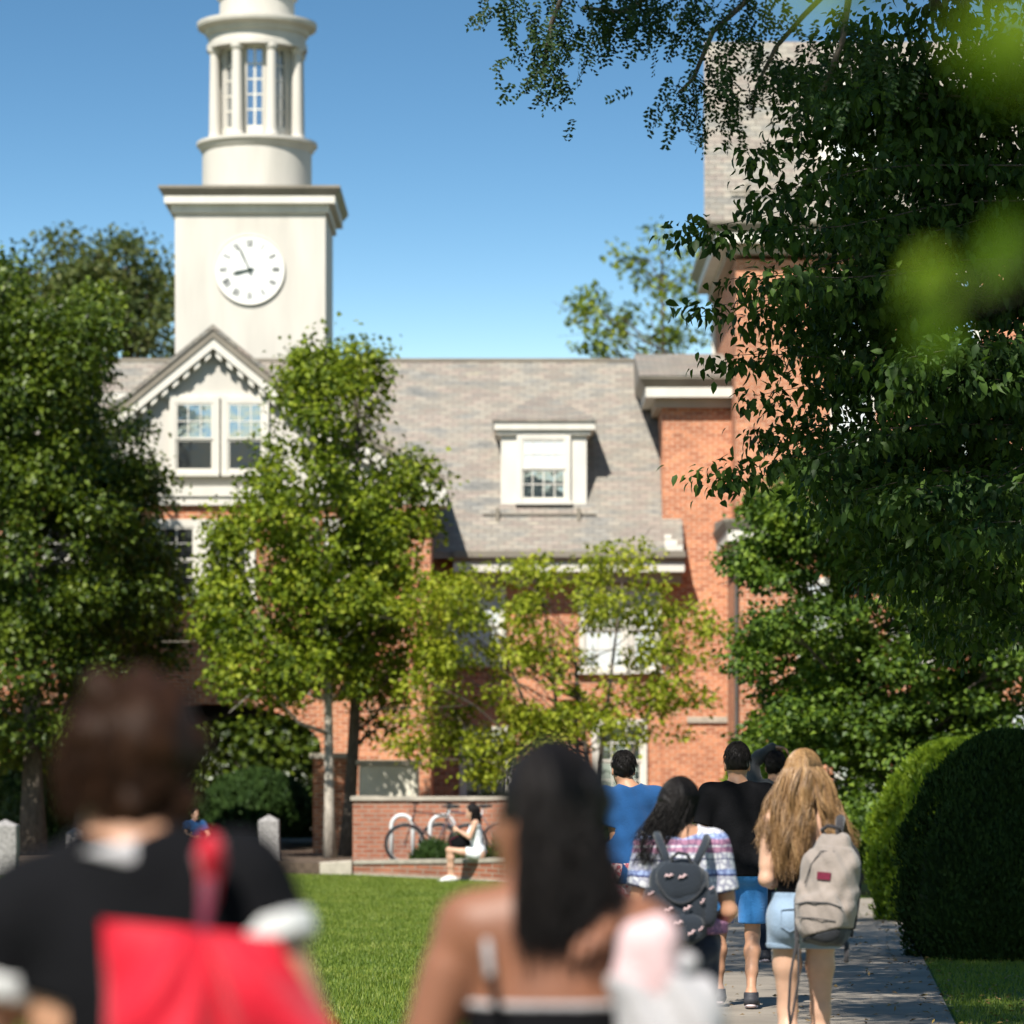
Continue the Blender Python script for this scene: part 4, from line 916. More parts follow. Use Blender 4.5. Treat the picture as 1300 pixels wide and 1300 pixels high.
# ------------------------------------------------------------------ walls, posts, rack
sw = empty('seat_wall', (-1.1, 57.5, 0), 'low curved brick seat wall with stone cap along the lawn', 'wall')
line = [(-2.63, 60.1), (-2.0, 59.1), (-1.4, 58.0), (-.8, 56.85), (0, 55.2), (.6, 54.2), (1.0, 53.8)]
tops = [.25, .28, .31, .34, .40, .42, .43]
bw, cp, bs = MB(), MB(), MB()
for i in range(len(line)-1):
    (xa_, ya), (xb, yb) = line[i], line[i+1]; za, zb = tops[i], tops[i+1]
    for m_, d0, d1, lo, hi in ((bw, 0, .38, 0, -.06), (cp, -.04, .42, -.058, 0), (bs, -.03, -.002, None, .05)):
        z0a, z0b = (0, 0) if lo in (0, None) else (za+lo, zb+lo); z1a, z1b = (za+hi, zb+hi) if lo is not None else (.05, .05)
        m_.add([(xa_, ya+d0, z0a), (xb, yb+d0, z0b), (xb, yb+d1, z0b), (xa_, ya+d1, z0a), (xa_, ya+d0, z1a), (xb, yb+d0, z1b), (xb, yb+d1, z1b), (xa_, ya+d1, z1a)],
               [(0, 3, 2, 1), (4, 5, 6, 7), (0, 1, 5, 4), (2, 3, 7, 6)]+([(3, 0, 4, 7)] if i == 0 else [])+([(1, 2, 6, 5)] if i == len(line)-2 else []))
bw.build('wall', M['brick_low'], sw); cp.build('cap', M['cap_stone'], sw); bs.build('footing', M['cap_stone'], sw)
cu = MB(); cu.add([(-4.1, 61.7, 0), (-2.66, 60.12, 0), (-2.66, 60.5, 0), (-4.1, 62.1, 0), (-4.1, 61.7, .13), (-2.66, 60.12, .25), (-2.66, 60.5, .25), (-4.1, 62.1, .13)], [(0, 3, 2, 1), (4, 5, 6, 7), (0, 1, 5, 4), (1, 2, 6, 5), (2, 3, 7, 6), (3, 0, 4, 7)])
tag(cu.build('stone_kerb', M['cap_stone'], loc=(-3.4, 61, 0), bevel=.02), 'sloping pale stone kerb between granite post and brick wall', 'kerb')
pw = empty('planter_wall', (-1.2, 61.3, .2), 'straight brick wall with grey cap behind the bicycle rack', 'wall')
b = MB(); b.box(-2.69, 1.3, 61.2, 61.55, .2, 1.24); b.box(-2.69, -2.34, 61.55, 64, .2, 1.24); b.build('wall', M['brick_low'], pw)
b = MB(); b.box(-2.73, 1.34, 61.16, 61.59, 1.242, 1.31); b.box(-2.73, -2.30, 61.592, 64, 1.242, 1.31); b.build('cap', M['cap_stone'], pw)
blk = empty('stucco_bulkhead', (-2.2, 66.3, .2), 'pale stucco block dappled with shade behind the brick wall', 'bulkhead')
b = MB(); b.box(-2.79, -1.72, 66, 67.2, .2, 1.86); b.build('body', M['stucco'], blk, bevel=.03)
b = MB(); b.box(-2.85, -1.66, 65.94, 67.26, 1.862, 1.95); b.build('cap', M['cap_stone'], blk)
bp_ = empty('brick_pier', (-3.35, 69, .2), 'reddish brick pier at the right foot of the arch', 'pier')
b = MB(); b.box(-3.78, -3.0, 68.8, 69.3, .2, 2.0); b.build('wall', M['brick'], bp_); b = MB(); b.box(-3.84, -2.94, 68.74, 69.36, 2.002, 2.1); b.build('cap', M['cap_stone'], bp_)
for (px, D, top, wpx, lab) in ((7, 59.6, 1040, 31, 'squat granite post cut by the left picture edge'), (341.5, 62, 1034, 26, 'granite post with pyramid top beside the stone kerb'), (96, 66, 1050, 20, 'shaded granite post behind the woman with the red bag')):
    x = ax(px, D); hw_ = wpx/F_PX*D/2; z1 = az(top, D)
    p = MB(); e = lambda h_, z: [(x-h_, D-h_, z), (x+h_, D-h_, z), (x+h_, D+h_, z), (x-h_, D+h_, z)]
    p.add(e(hw_*1.05, 0)+e(hw_, z1-.1)+[(x, D, z1)], [(3, 2, 1, 0)]+[(i, (i+1) % 4, 4+(i+1) % 4, 4+i) for i in range(4)]+[(4+i, 4+(i+1) % 4, 8) for i in range(4)])
    tag(p.build('granite_post', M['granite'], loc=(x, D, 0), bevel=.015), lab, 'post', 'granite posts at the lawn edge')
for (px0, px1, D, lab) in ((497, 524, 60.25, 'white hoop bike stand nearest the bare brick'), (546, 577, 60.2, 'white hoop bike stand nearer the seated girl')):
    x0, x1 = ax(px0, D), ax(px1, D); r_ = (x1-x0)/2; zt = az(1035, D); xc = (x0+x1)/2
    pts = [(x0, D, .2)]+[(xc-r_*math.cos(a), D, zt-r_+r_*math.sin(a)) for a in np.linspace(0, math.pi, 13)]+[(x1, D, .2)]
    t = MB(); t.tube(pts, .034, 10)
    rk = empty('bike_rack', (xc, D, .2), lab, 'bike rack', 'white bike racks')
    t.build('hoop', M['rack_white'], rk, smooth=True)
    f = MB(); [f.lathe((x, D), [(.075, .2), (.075, .215), (.04, .22)], 14) for x in (x0, x1)]; f.build('base_plate', M['rack_white'], rk)
# bicycles
def bicycle(x, D, lab, frame_mat, flip=1, tilt=0):
    root = empty('bicycle', (x, D, .2), lab, 'bicycle', 'bicycles locked to the racks')
    P = lambda u, v, y=0: (x+flip*u, D+y+v*tilt, .2+v)
    fw, rw = (-.52, .335), (.52, .335)
    for c in (fw, rw):
        tmb = MB(); tmb.tube([P(c[0]+.315*math.cos(a), c[1]+.315*math.sin(a)) for a in np.linspace(0, 2*math.pi, 33)], .027, 8, cap=False)
        wob = tmb.build('wheel', M['metal_dark'], root, smooth=True)
        rmb = MB(); rmb.tube([P(c[0]+.285*math.cos(a), c[1]+.285*math.sin(a)) for a in np.linspace(0, 2*math.pi, 33)], .011, 6, cap=False)
        for a in np.linspace(0, math.pi, 9)[:-1]: rmb.tube([P(c[0]+.28*math.cos(a), c[1]+.28*math.sin(a)), P(c[0]-.28*math.cos(a), c[1]-.28*math.sin(a))], .0018, 4)
        rmb.tube([P(c[0], c[1], -.04), P(c[0], c[1], .04)], .02, 8); rmb.build('rim', M['granite'], wob)
    bb, st, hd, hl = (.08, .29), (.2, .80), (-.36, .86), (-.40, .70)
    f = MB()
    for a, b_, r_ in ((bb, st, .016), (st, hd, .015), (bb, hl, .018), (hd, hl, .02)): f.tube([P(*a), P(*b_)], r_, 8)
    for y in (-.045, .045): f.tube([P(rw[0], rw[1], y), P(*bb)], .009, 6); f.tube([P(rw[0], rw[1], y), P(*st)], .008, 6); f.tube([P(fw[0], fw[1], y), P(-.42, .66, y*.8)], .012, 6)
    f.build('frame', frame_mat, root, smooth=True)
    h = MB(); h.tube([P(*hd), P(-.35, .97)], .014, 8); h.tube([P(-.3, .99, -.30), P(-.38, .99, -.12), P(-.38, .99, .12), P(-.3, .99, .30)], .013, 8); h.build('handlebar', M['metal_dark'], root, smooth=True)
    s_ = MB(); s_.tube([P(st[0], st[1]), P(.225, .93)], .013, 8); s_.build('seat_post', M['rack_white'], root)
    F_ = Field((-.2, -.12, -.05), (.2, .12, .06), .012); F_.ell((.05, 0, 0), (.11, .075, .03)); F_.cap((0, 0, 0), (-.13, 0, .005), .035, .022, .03, (1, 1, .7))
    v, q = F_.mesh(); v = np.stack([x+flip*(v[:, 0]+.24), D+v[:, 1], .2+.95+v[:, 2]], 1); mesh_obj('saddle', v, q, M['metal_dark'], root, smooth=True)
    c = MB(); c.tube([P(bb[0]+.09*math.cos(a), bb[1]+.09*math.sin(a), -.05) for a in np.linspace(0, 2*math.pi, 17)], .006, 5, cap=False); c.tube([P(bb[0], bb[1], -.06), P(bb[0]-.08, bb[1]-.15, -.07)], .01, 6); c.tube([P(bb[0], bb[1], .06), P(bb[0]+.08, bb[1]+.15, .07)], .01, 6); c.build('crank', M['metal_dark'], root)
M['bike_red'] = plain('bike_red', (.10, .05, .04), .4, .1, 6); M['bike_blue'] = plain('bike_blue', (.04, .05, .07), .4, .1, 6)
bicycle(ax(514, 59.8)+.52, 59.8, 'dark bicycle leaning by the first white hoop', M['bike_red'])
bicycle(ax(562, 60.6)+.45, 60.6, 'second bicycle, mostly hidden by the seated girl', M['bike_blue'])

# fallen leaves along the walk
n = 900; D_ = rng.uniform(20, 46, n); sd_ = rng.random(n) < .6
x_ = np.where(sd_, lin(XR, D_)+rng.normal(size=n)*.35, lin(XL, D_)+np.abs(rng.normal(size=n))*1.2)
P = np.stack([x_, D_, np.full(n, .03)], 1)
V, Fc = leaves(P, rng.normal(size=(n, 3))*np.array([1, 1, .15]), np.array([0, 0, 1])+rng.normal(size=(n, 3))*.3, rng.uniform(.03, .06, n), rng.uniform(.015, .03, n), 4)
M['leaf_litter'] = leaf_mat('leaf_litter', [(.10, .06, .02), (.20, .12, .035), (.26, .2, .05)], .1)
tag(mesh_obj('leaf_litter', V, Fc, M['leaf_litter']), 'small dry fallen leaves along the path', 'leaves', kind='stuff')
# ------------------------------------------------------------------ people
def skin(name, col): return plain(name, col, .5, .1, 14, .06, 180, spec=.35, subsurf=.08)
M['skin_tan'] = skin('skin_tan', (0.4, 0.212, 0.128)); M['skin_fair'] = skin('skin_fair', (0.496, 0.296, 0.2)); M['skin_brown'] = skin('skin_brown', (0.289, 0.1403, 0.0808)); M['skin_deep'] = skin('skin_deep', (0.2091, 0.0871, 0.0474))
M['eye'] = plain('eye', (.5, .48, .45), .2, .05)
M['hair_black'] = hair_mat('hair_black', [(.004, .0033, .0033), (.008, .0065, .006), (.014, .011, .0095)], .55, .16)
M['hair_brown'] = hair_mat('hair_brown', [(.007, .003, .0015), (.02, .008, .003), (.055, .021, .0075)], .55, .12)
M['hair_blonde'] = hair_mat('hair_blonde', [(.06, .028, .010), (.16, .083, .03), (.33, .19, .08), (.56, .37, .175)], .42)
def cloth(name, col, var=.1, bump=.25, bs=90, rough=.85, sheen=.2): return plain(name, col, rough, var, 5, bump, bs, spec=.15, sheen=sheen)
M['black_cloth'] = plain('black_cloth', (.0065, .0065, .0075), .9, .1, 5, .25, 90, spec=.06); M['blue_shirt'] = cloth('blue_shirt', (.010, .060, .175)); M['blue_shorts'] = cloth('blue_shorts', (0.032, 0.168, 0.416))
M['denim'] = cloth('denim', (0.21, 0.285, 0.375), .22, .4, 160); M['navy'] = cloth('navy', (.012, .017, .032)); M['white_cloth'] = cloth('white_cloth', (0.6, 0.592, 0.568)); M['red_bag'] = cloth('red_bag', (0.442, 0.0051, 0.0187), .12, .15, 60, .6)
M['grey_bag'] = cloth('grey_bag', (0.2625, 0.2213, 0.1913), .1, .4, 200); M['dark_bag'] = cloth('dark_bag', (.022, .024, .028)); M['slate_bag'] = cloth('slate_bag', (.018, .023, .031), .15); M['strap'] = cloth('strap', (.03, .028, .03))
M['pink'] = cloth('pink', (0.6, 0.416, 0.416)); M['grey_cloth'] = cloth('grey_cloth', (0.36, 0.344, 0.344)); M['maroon'] = cloth('maroon', (.12, .012, .03)); M['charcoal'] = cloth('charcoal', (.05, .052, .055)); M['shoe_dark'] = plain('shoe_dark', (.03, .03, .035), .6, .3, 30); M['shoe_sole'] = plain('shoe_sole', (.62, .50, .50), .6, .2, 30); M['shoe_red'] = plain('shoe_red', (.5, .03, .05), .5, .2, 20)
def pattern_cloth(name, kind):
    m, nt, out = new_mat(name); b = nd(nt, 'ShaderNodeBsdfPrincipled'); b.inputs['Roughness'].default_value = .85; b.inputs['Specular IOR Level'].default_value = .15
    tc = nd(nt, 'ShaderNodeTexCoord'); src = tc.outputs['Object']
    n = nd(nt, 'ShaderNodeTexNoise'); n.inputs['Scale'].default_value = 7; n.inputs['Detail'].default_value = 2; nt.links.new(src, n.inputs['Vector'])
    if kind == 'bands':
        sp = nd(nt, 'ShaderNodeSeparateXYZ'); nt.links.new(src, sp.inputs[0])
        z = nd(nt, 'ShaderNodeMath', operation='MULTIPLY_ADD'); nt.links.new(n.outputs['Fac'], z.inputs[0]); z.inputs[1].default_value = .035; nt.links.new(sp.outputs[2], z.inputs[2])
        mr = nd(nt, 'ShaderNodeMapRange'); mr.inputs['From Min'].default_value = .93; mr.inputs['From Max'].default_value = 1.33; nt.links.new(z.outputs[0], mr.inputs['Value'])
        W_, L_, Nv, Pk = (.56, .56, .58), (.28, .35, .55), (.04, .05, .14), (.34, .17, .25)
        stops = [(0, Pk), (.08, W_), (.16, Nv), (.18, L_), (.30, L_), (.33, Nv), (.35, W_), (.50, W_), (.52, Nv), (.545, L_), (.60, W_), (.70, Nv), (.715, W_), (.76, W_), (.78, Pk), (.84, W_), (.86, Pk), (.93, L_), (1, W_)]
        base = ramp(nt, mr.outputs[0], stops, 'CONSTANT')
        mp = nd(nt, 'ShaderNodeMapping'); mp.inputs['Scale'].default_value = (38, 38, 26); nt.links.new(src, mp.inputs[0])
        vo = nd(nt, 'ShaderNodeTexVoronoi', feature='DISTANCE_TO_EDGE'); vo.inputs['Scale'].default_value = 1; nt.links.new(mp.outputs[0], vo.inputs['Vector'])
        mx = nd(nt, 'ShaderNodeMix', data_type='RGBA', blend_type='MULTIPLY'); mx.inputs[0].default_value = .75; nt.links.new(base, mx.inputs[6])
        nt.links.new(ramp(nt, vo.outputs['Distance'], [(.06, (.28, .28, .42)), (.14, (1, 1, 1))]), mx.inputs[7]); col = mx.outputs[2]
    else:
        vo = nd(nt, 'ShaderNodeTexVoronoi'); vo.inputs['Scale'].default_value = 34; nt.links.new(src, vo.inputs['Vector'])
        col = ramp(nt, vo.outputs['Distance'], [(.0, (.75, .6, .6)), (.3, (.55, .12, .16)), (.42, (.25, .03, .05)), (.6, (.6, .45, .47))] if kind == 'red' else [(.0, (.3, .38, .5)), (.22, (.45, .55, .68)), (.32, (.72, .74, .75)), (.7, (.80, .80, .79))])
    nt.links.new(col, b.inputs['Base Color']); nt.links.new(b.outputs[0], out.inputs[0]); return m
M['bands'] = pattern_cloth('bands', 'bands'); M['red_print'] = pattern_cloth('red_print', 'red'); M['white_print'] = pattern_cloth('white_print', 'dots')

A_ = lambda *v: np.array(v, float)
def lerp(a, b, t): return np.asarray(a)*(1-t)+np.asarray(b)*t
def tubes(paths, r0, taper=.3, sides=3):
    """paths (n,k,3) -> thin strands, vectorised"""
    n, k, _ = paths.shape
    T = np.gradient(paths, axis=1); T = unit(T); U = unit(np.cross(T, A_(.3, 1, .2))); W_ = np.cross(T, U)
    r = (r0*np.linspace(1, taper, k))[None, :, None]
    rings = [paths+r*(math.cos(2*math.pi*j/sides)*U+math.sin(2*math.pi*j/sides)*W_) for j in range(sides)]
    V = np.stack(rings, 2).reshape(-1, 3); Fs = []
    base = (np.arange(n)*k*sides)[:, None]+(np.arange(k-1)*sides)[None, :]
    for j in range(sides):
        j2 = (j+1) % sides; Fs.append(np.stack([base+j, base+j2, base+sides+j2, base+sides+j], -1).reshape(-1, 4))
    return V, np.concatenate(Fs)
class Fig:
    def __init__(s, name, loc, H, label, yaw=0, fem=False, g=1.0, skin='skin_tan', h=.0085, J=None):
        s.root = empty(name, loc, label, 'person', None, yaw); s.s = H/1.75; s.fem = fem; s.g = g; s.skin = skin; s.h = h
        sw, hp = (.158, .088) if fem else (.185, .09)
        d = dict(pelvis=A_(0, 0, .95), lean=rotm(), headrot=rotm(), sw=sw,
                 hip_l=A_(-hp, 0, .92), hip_r=A_(hp, 0, .92), kn_l=A_(-.09, .05, .49), kn_r=A_(.09, .02, .49), an_l=A_(-.09, .0, .09), an_r=A_(.09, -.06, .09),
                 foot_l=A_(0, 1, -.15), foot_r=A_(0, 1, -.15), curl=.5)
        J = J or {}; d.update({k: v for k, v in J.items()})
        T = lambda *p: d['pelvis']+d['lean']@(A_(*p)-A_(0, 0, .95)); s.T = T
        dd = dict(sh_l=T(-sw, -.01, 1.42), sh_r=T(sw, -.01, 1.42), neck=T(0, -.015, 1.47), head=T(0, .02, 1.62))
        dd['el_l'] = dd['sh_l']+A_(-.06, -.02, -.28); dd['el_r'] = dd['sh_r']+A_(.06, -.02, -.28)
        for k in dd:
            if k not in d: d[k] = dd[k]
        if 'wr_l' not in d: d['wr_l'] = d['el_l']+A_(.0, .06, -.24)
        if 'wr_r' not in d: d['wr_r'] = d['el_r']+A_(.0, .06, -.24)
        s.J = d
        pts = np.array([v for k, v in d.items() if isinstance(v, np.ndarray) and v.shape == (3,) and not k.startswith('foot')])
        s.lo = pts.min(0)-A_(.2, .24, .12); s.hi = pts.max(0)+A_(.2, .28, .2)
    def field(s, lo=None, hi=None, h=None): return Field(s.lo if lo is None else lo, s.hi if hi is None else hi, h or s.h)
    def obj(s, F, name, mat, parent=None):
        V, Q = F.mesh(); return mesh_obj(name, V*s.s, Q, M[mat], parent or s.root, smooth=True, local=True)
    def torso(s, F, e=0, k=.05, loose=0):
        T = s.T; L = s.J['lean']; g = s.g; fem = s.fem
        wst = (.118 if fem else .142)*g+e+loose
        F.ell(T(0, 0, 1.27), A_((.142 if fem else .165)*g+e, .10*g+e, .20), k, L)
        F.ell(T(0, .005, 1.10), A_(wst, .088*g+e, .17), k, L)
        F.ell(T(0, -.005, .955), A_((.165 if fem else .16)*g+e, .112*g+e, .12+e*.5), k, L)
        F.cap(T(-s.J['sw']*.72, -.012, 1.40), T(s.J['sw']*.72, -.012, 1.40), .062*g+e*.8, None, k)
        F.cap(s.J['neck'], lerp(s.J['neck'], s.J['sh_l'], .8), .05*g+e*.6, .045*g+e*.6, k); F.cap(s.J['neck'], lerp(s.J['neck'], s.J['sh_r'], .8), .05*g+e*.6, .045*g+e*.6, k)
        if fem: 
            for x in (-.062, .062): F.ell(T(x, .085, 1.27), A_(.058+e, .05+e, .058+e), .04, L)
        return F
    def seat(s, F, e=0, k=.04):
        for q in ('l', 'r'):
            c = lerp(s.J['hip_'+q], s.J['pelvis'], .12)+s.J['lean']@A_(0, -.055, -.01); F.ell(c, A_(.088*s.g+e, .082*s.g+e, .095+e), k, s.J['lean'])
        return F
    def arm(s, F, q, e=0, t=1.0, k=.025, upper=None):
        J = s.J; a, b, c = J['sh_'+q], J['el_'+q], J['wr_'+q]; g = s.g*(.86 if s.fem else 1)
        ts = upper if upper is not None else 1.0
        F.cap(a, lerp(a, b, ts), .054*g+e, (.054-.014*ts)*g+e, k)
        if upper is None:
            F.cap(lerp(a, b, .3), lerp(a, b, .75), .046*g+e, .042*g+e, k)
            F.cap(b, lerp(b, c, .35), .039*g+e, .041*g+e, k); F.cap(lerp(b, c, .35), c, .041*g+e, .026*g+e, k)
        return F
    def handm(s, F, q):
        J = s.J; c = J['wr_'+q]; d = unit(J.get('hd_'+q, unit(c-J['el_'+q]))); n = J.get('hn_'+q, A_(1 if q == 'l' else -1, 0, 0)); n = unit(n-d*np.dot(n, d)); sd = np.cross(d, n)
        if (q == 'l') == (np.dot(np.cross(sd, d), n) < 0): pass
        th = sd if np.dot(sd, J.get('thumb_'+q, A_(0, 1, 0))) > 0 else -sd
        for i, o in enumerate((.028, .010, -.009, -.026)):
            F.cap(c-th*0+d*.008+th*o*.6, c+d*.082+th*o, .0135, .011, .012)
        cu = J['curl']
        for o, L in ((.029, .072), (.010, .082), (-.010, .075), (-.029, .058)):
            p = c+d*.085+th*o; a1 = cu*.9; a2 = cu*2.0; a3 = cu*2.8
            p1 = p+(d*math.cos(a1)+n*math.sin(a1))*L*.45+th*o*.12; p2 = p1+(d*math.cos(a2)+n*math.sin(a2))*L*.33; p3 = p2+(d*math.cos(a3)+n*math.sin(a3))*L*.25
            F.chain([p, p1, p2, p3], [.0095, .0088, .0082, .007], .004)
        p = c+d*.02+th*.026; p1 = p+unit(d*.6+th*.7+n*.25)*.036; p2 = p1+unit(d*.85+th*.25+n*.35)*.03; p3 = p2+unit(d+n*.5)*.022
        F.chain([c+d*.015, p, p1, p2, p3], [.016, .0145, .0115, .0098, .0078], .008)
        return F
    def leg(s, F, q, e=0, t0=0, t1=2, k=.03):
        J = s.J; a, b, c = J['hip_'+q], J['kn_'+q], J['an_'+q]; g = s.g*.94
        F.cap(a, lerp(a, b, .5), .083*g+e, .07*g+e, k); F.cap(lerp(a, b, .5), b, .068*g+e, .05*g+e, k)
        if t1 > 1:
            bk = unit(np.cross(A_(1, 0, 0), unit(c-b))); bk = bk if bk[1] < 0 else -bk
            F.cap(b, lerp(b, c, .3)+bk*.012, .047*g+e, .054*g+e, k); F.cap(lerp(b, c, .3)+bk*.012, lerp(b, c, .62)+bk*.004, .053*g+e, .041*g+e, k); F.cap(lerp(b, c, .62), c, .038*g+e, .031*g+e, k)
        return F
    def foot(s, F, q, e=0):
        J = s.J; c = J['an_'+q]; d = unit(J['foot_'+q]); dn = unit(A_(0, d[2], -d[1])) if abs(d[0]) < .9 else A_(0, 0, -1); dn = dn if dn[2] < 0 else -dn
        F.cap(c, c+dn*.045-d*.028, .034+e, .032+e, .02); F.cap(c+dn*.05-d*.03, c+dn*.055+d*.125, .031+e, .033+e, .03, (1.1, 1, .85)); F.cap(c, c+d*.08+dn*.035, .032+e, .028+e, .03); F.cap(c+dn*.06+d*.11, c+dn*.066+d*.175, .034+e, .024+e, .02, (1.15, 1, .7))
        return F
    def headm(s, F):
        c = s.J['head']; Rh = s.J['headrot']; P = lambda *p: c+Rh@A_(*p)
        F.ell(P(0, -.012, .028), A_(.076, .096, .098), .02, Rh); F.ell(P(0, .028, -.042), A_(.059, .068, .078), .04, Rh); F.ell(P(0, .062, -.098), A_(.026, .026, .02), .03, Rh)
        for x in (-1, 1):
            F.ell(P(x*.031, .094, .004), A_(.017, .014, .011), .012, Rh, 'sub'); F.ell(P(x*.031, .081, .003), A_(.0135, .0125, .0125), .002, Rh); F.cap(P(x*.018, .09, .022), P(x*.045, .08, .022), .007, .005, .008)
            F.ell(P(x*.079, -.006, -.012), A_(.011, .021, .033), .008, Rh); F.ell(P(x*.089, -.002, -.01), A_(.006, .011, .019), .004, Rh, 'sub')
            F.cap(P(x*.012, .098, -.032), P(x*.013, .098, -.034), .010, None, .006)
        F.cap(P(0, .094, .012), P(0, .113, -.026), .008, .0125, .012); F.cap(P(-.02, .088, -.062), P(.02, .088, -.062), .0065, None, .006); F.cap(P(-.015, .086, -.073), P(.015, .086, -.073), .0075, None, .006)
        F.cap(s.J['neck'], P(0, -.018, -.06), .056*(.88 if s.fem else 1.02), .052*(.88 if s.fem else 1.02), .035)
        return F
    def body(s, shoes=True):
        F = s.field(); s.torso(F); s.seat(F)
        for q in 'lr': s.leg(F, q); s.foot(F, q)
        for q in 'lr': s.arm(F, q); s.handm(F, q)
        s.headm(F); b = s.obj(F, 'body', s.skin)
        c = s.J['head']; Rh = s.J['headrot']
        return b
    def hair_cap(s, mat, r=A_(.086, .106, .106), off=A_(0, -.016, .03), front=.055, nape=-.07, wr=.004, ear=True, extra=None):
        c = s.J['head']; Rh = s.J['headrot']; F = Field(c-.26, c+.26, .0065); F.ell(c+Rh@off, r, .01, Rh)
        if extra: extra(F, lambda *p: c+Rh@A_(*p))
        F.wrinkle(wr, (70, 60, 60), 1); q = Rh.T
        def cutf(X, Y, Z):
            x, y, z = X-c[0], Y-c[1], Z-c[2]
            ly = q[1, 0]*x+q[1, 1]*y+q[1, 2]*z; lz = q[2, 0]*x+q[2, 1]*y+q[2, 2]*z
            d1 = ly-front-.0*lz; d1 = np.where(lz > .085, d1-.05, d1); d2 = nape-lz+.0*ly; d3 = np.minimum(ly+.005, -.0-lz)   # clear the face in front of the ears
            return np.maximum(np.maximum(d1, d2), d3)
        F.cut(cutf); return s.obj(F, 'hair', mat)
    def shoes(s, mat='shoe_dark', sole='shoe_sole'):
        for q in 'lr':
            c = s.J['an_'+q]; F = Field(c-A_(.12, .3, .2), c+A_(.12, .36, .1), .007); s.foot(F, q, .009)
            F.cut(lambda X, Y, Z: Z-(c[2]+.012)+0*X+0*Y)
            sh = s.obj(F, 'shoe', mat)
            d = unit(s.J['foot_'+q]); dn = unit(A_(0, d[2], -d[1])); dn = dn if dn[2] < 0 else -dn
            F = Field(c-A_(.12, .3, .2), c+A_(.12, .36, .1), .007); F.cap(c+dn*.078-d*.035, c+dn*.08+d*.06, .036, .04, .01, (1, 1, .45)); F.cap(c+dn*.08+d*.06, c+dn*.08+d*.165, .041, .034, .01, (1, 1, .45)); s.obj(F, 'sole', sole, sh)
    def shirt(s, mat, e=.016, hem=.86, sleeve=.62, loose=.02, name='t_shirt', wr=.004, neck=1.492, seed=0, flare=.0):
        F = s.field(); s.torso(F, e, .05, loose); s.seat(F, e)
        F.cap(s.T(0, 0, hem+.06), s.T(0, 0, 1.1), .15*s.g+e+flare, .13*s.g+e, .06, (1, .72, 1))
        if sleeve:
            for q in 'lr': s.arm(F, q, e+.012, upper=sleeve)
        pv, L = s.J['pelvis'], s.J['lean']; nl = L@A_(0, 0, 1)
        F.wrinkle(wr, (26, 26, 15), seed)
        zz = lambda X, Y, Z: (X-pv[0])*nl[0]+(Y-pv[1])*nl[1]+(Z-pv[2])*nl[2]+.95
        F.cut(lambda X, Y, Z: np.maximum(hem-zz(X, Y, Z), np.where(np.abs(X-s.J['neck'][0]) < .075, zz(X, Y, Z)-neck-.35*np.abs(X-s.J['neck'][0]), -1)))
        if sleeve:
            for q in 'lr':
                a, b = s.J['sh_'+q], s.J['el_'+q]; d = unit(b-a); p = lerp(a, b, sleeve)
                F.cut(lambda X, Y, Z: np.where((X-p[0])**2+(Y-p[1])**2+(Z-p[2])**2 < .024, (X-p[0])*d[0]+(Y-p[1])*d[1]+(Z-p[2])*d[2], -1))
        return s.obj(F, name, mat)
    def shorts(s, mat, hem=.58, e=.022, top=1.0, name='shorts', wr=.004, flare=.010, legs=1.0):
        F = s.field(); 
        F.ell(s.T(0, -.005, .955), A_((.165 if s.fem else .16)*s.g+e*.7, .112*s.g+e*.7, .12+e*.5), .04, s.J['lean']); F.ell(s.T(0, 0, 1.06), A_(.135*s.g+e, .092*s.g+e, .1), .04, s.J['lean']); s.seat(F, e*.8)
        for q in 'lr':
            a, b, c = s.J['hip_'+q], s.J['kn_'+q], s.J['an_'+q]
            F.cap(a, b, .083*s.g+e, .062*s.g+e+flare, .025)
            if legs > 1: F.cap(b, c, .058*s.g+e, .042*s.g+e, .03)
        F.wrinkle(wr, (32, 32, 16), 3)
        F.cut(lambda X, Y, Z: np.maximum(hem-Z+0*X+0*Y, Z-top+0*X+0*Y)); return s.obj(F, name, mat)
def arc_path(hc, a, rad, t, t1, end, th0=.12, amp=0, fr=9, ph=0, sweep=1.2, off=(0, -.016, .03), Rh=None):
    """over the scalp from the crown down to the widest ring at angle a (0 = straight back), then hanging to end"""
    th = th0+(math.pi/2-th0)*np.clip(t/t1, 0, 1); c = hc+A_(*off)
    L = np.stack([rad[0]*np.sin(th)*math.sin(a), -rad[1]*np.sin(th)*math.cos(a), rad[2]*np.cos(th)], 1)
    if Rh is not None: L = L@np.asarray(Rh).T
    P = c+L; e0 = P[np.searchsorted(t, t1)-1] if t1 < 1 else P[-1]
    g = np.clip((t-t1)/(1-t1), 0, 1)[:, None]; end = np.asarray(end)
    H = e0*(1-g**sweep)+end*g**sweep; H[:, 2] = (e0[2]*(1-g)+end[2]*g)[:, 0]
    w = np.clip((t-t1*.8)*2.2, 0, 1)[:, None]; wav = np.stack([amp*np.sin(fr*t+ph), amp*np.cos(fr*1.13*t+ph*1.7), 0*t], 1)*w
    return np.where(g > 0, H, P)+wav
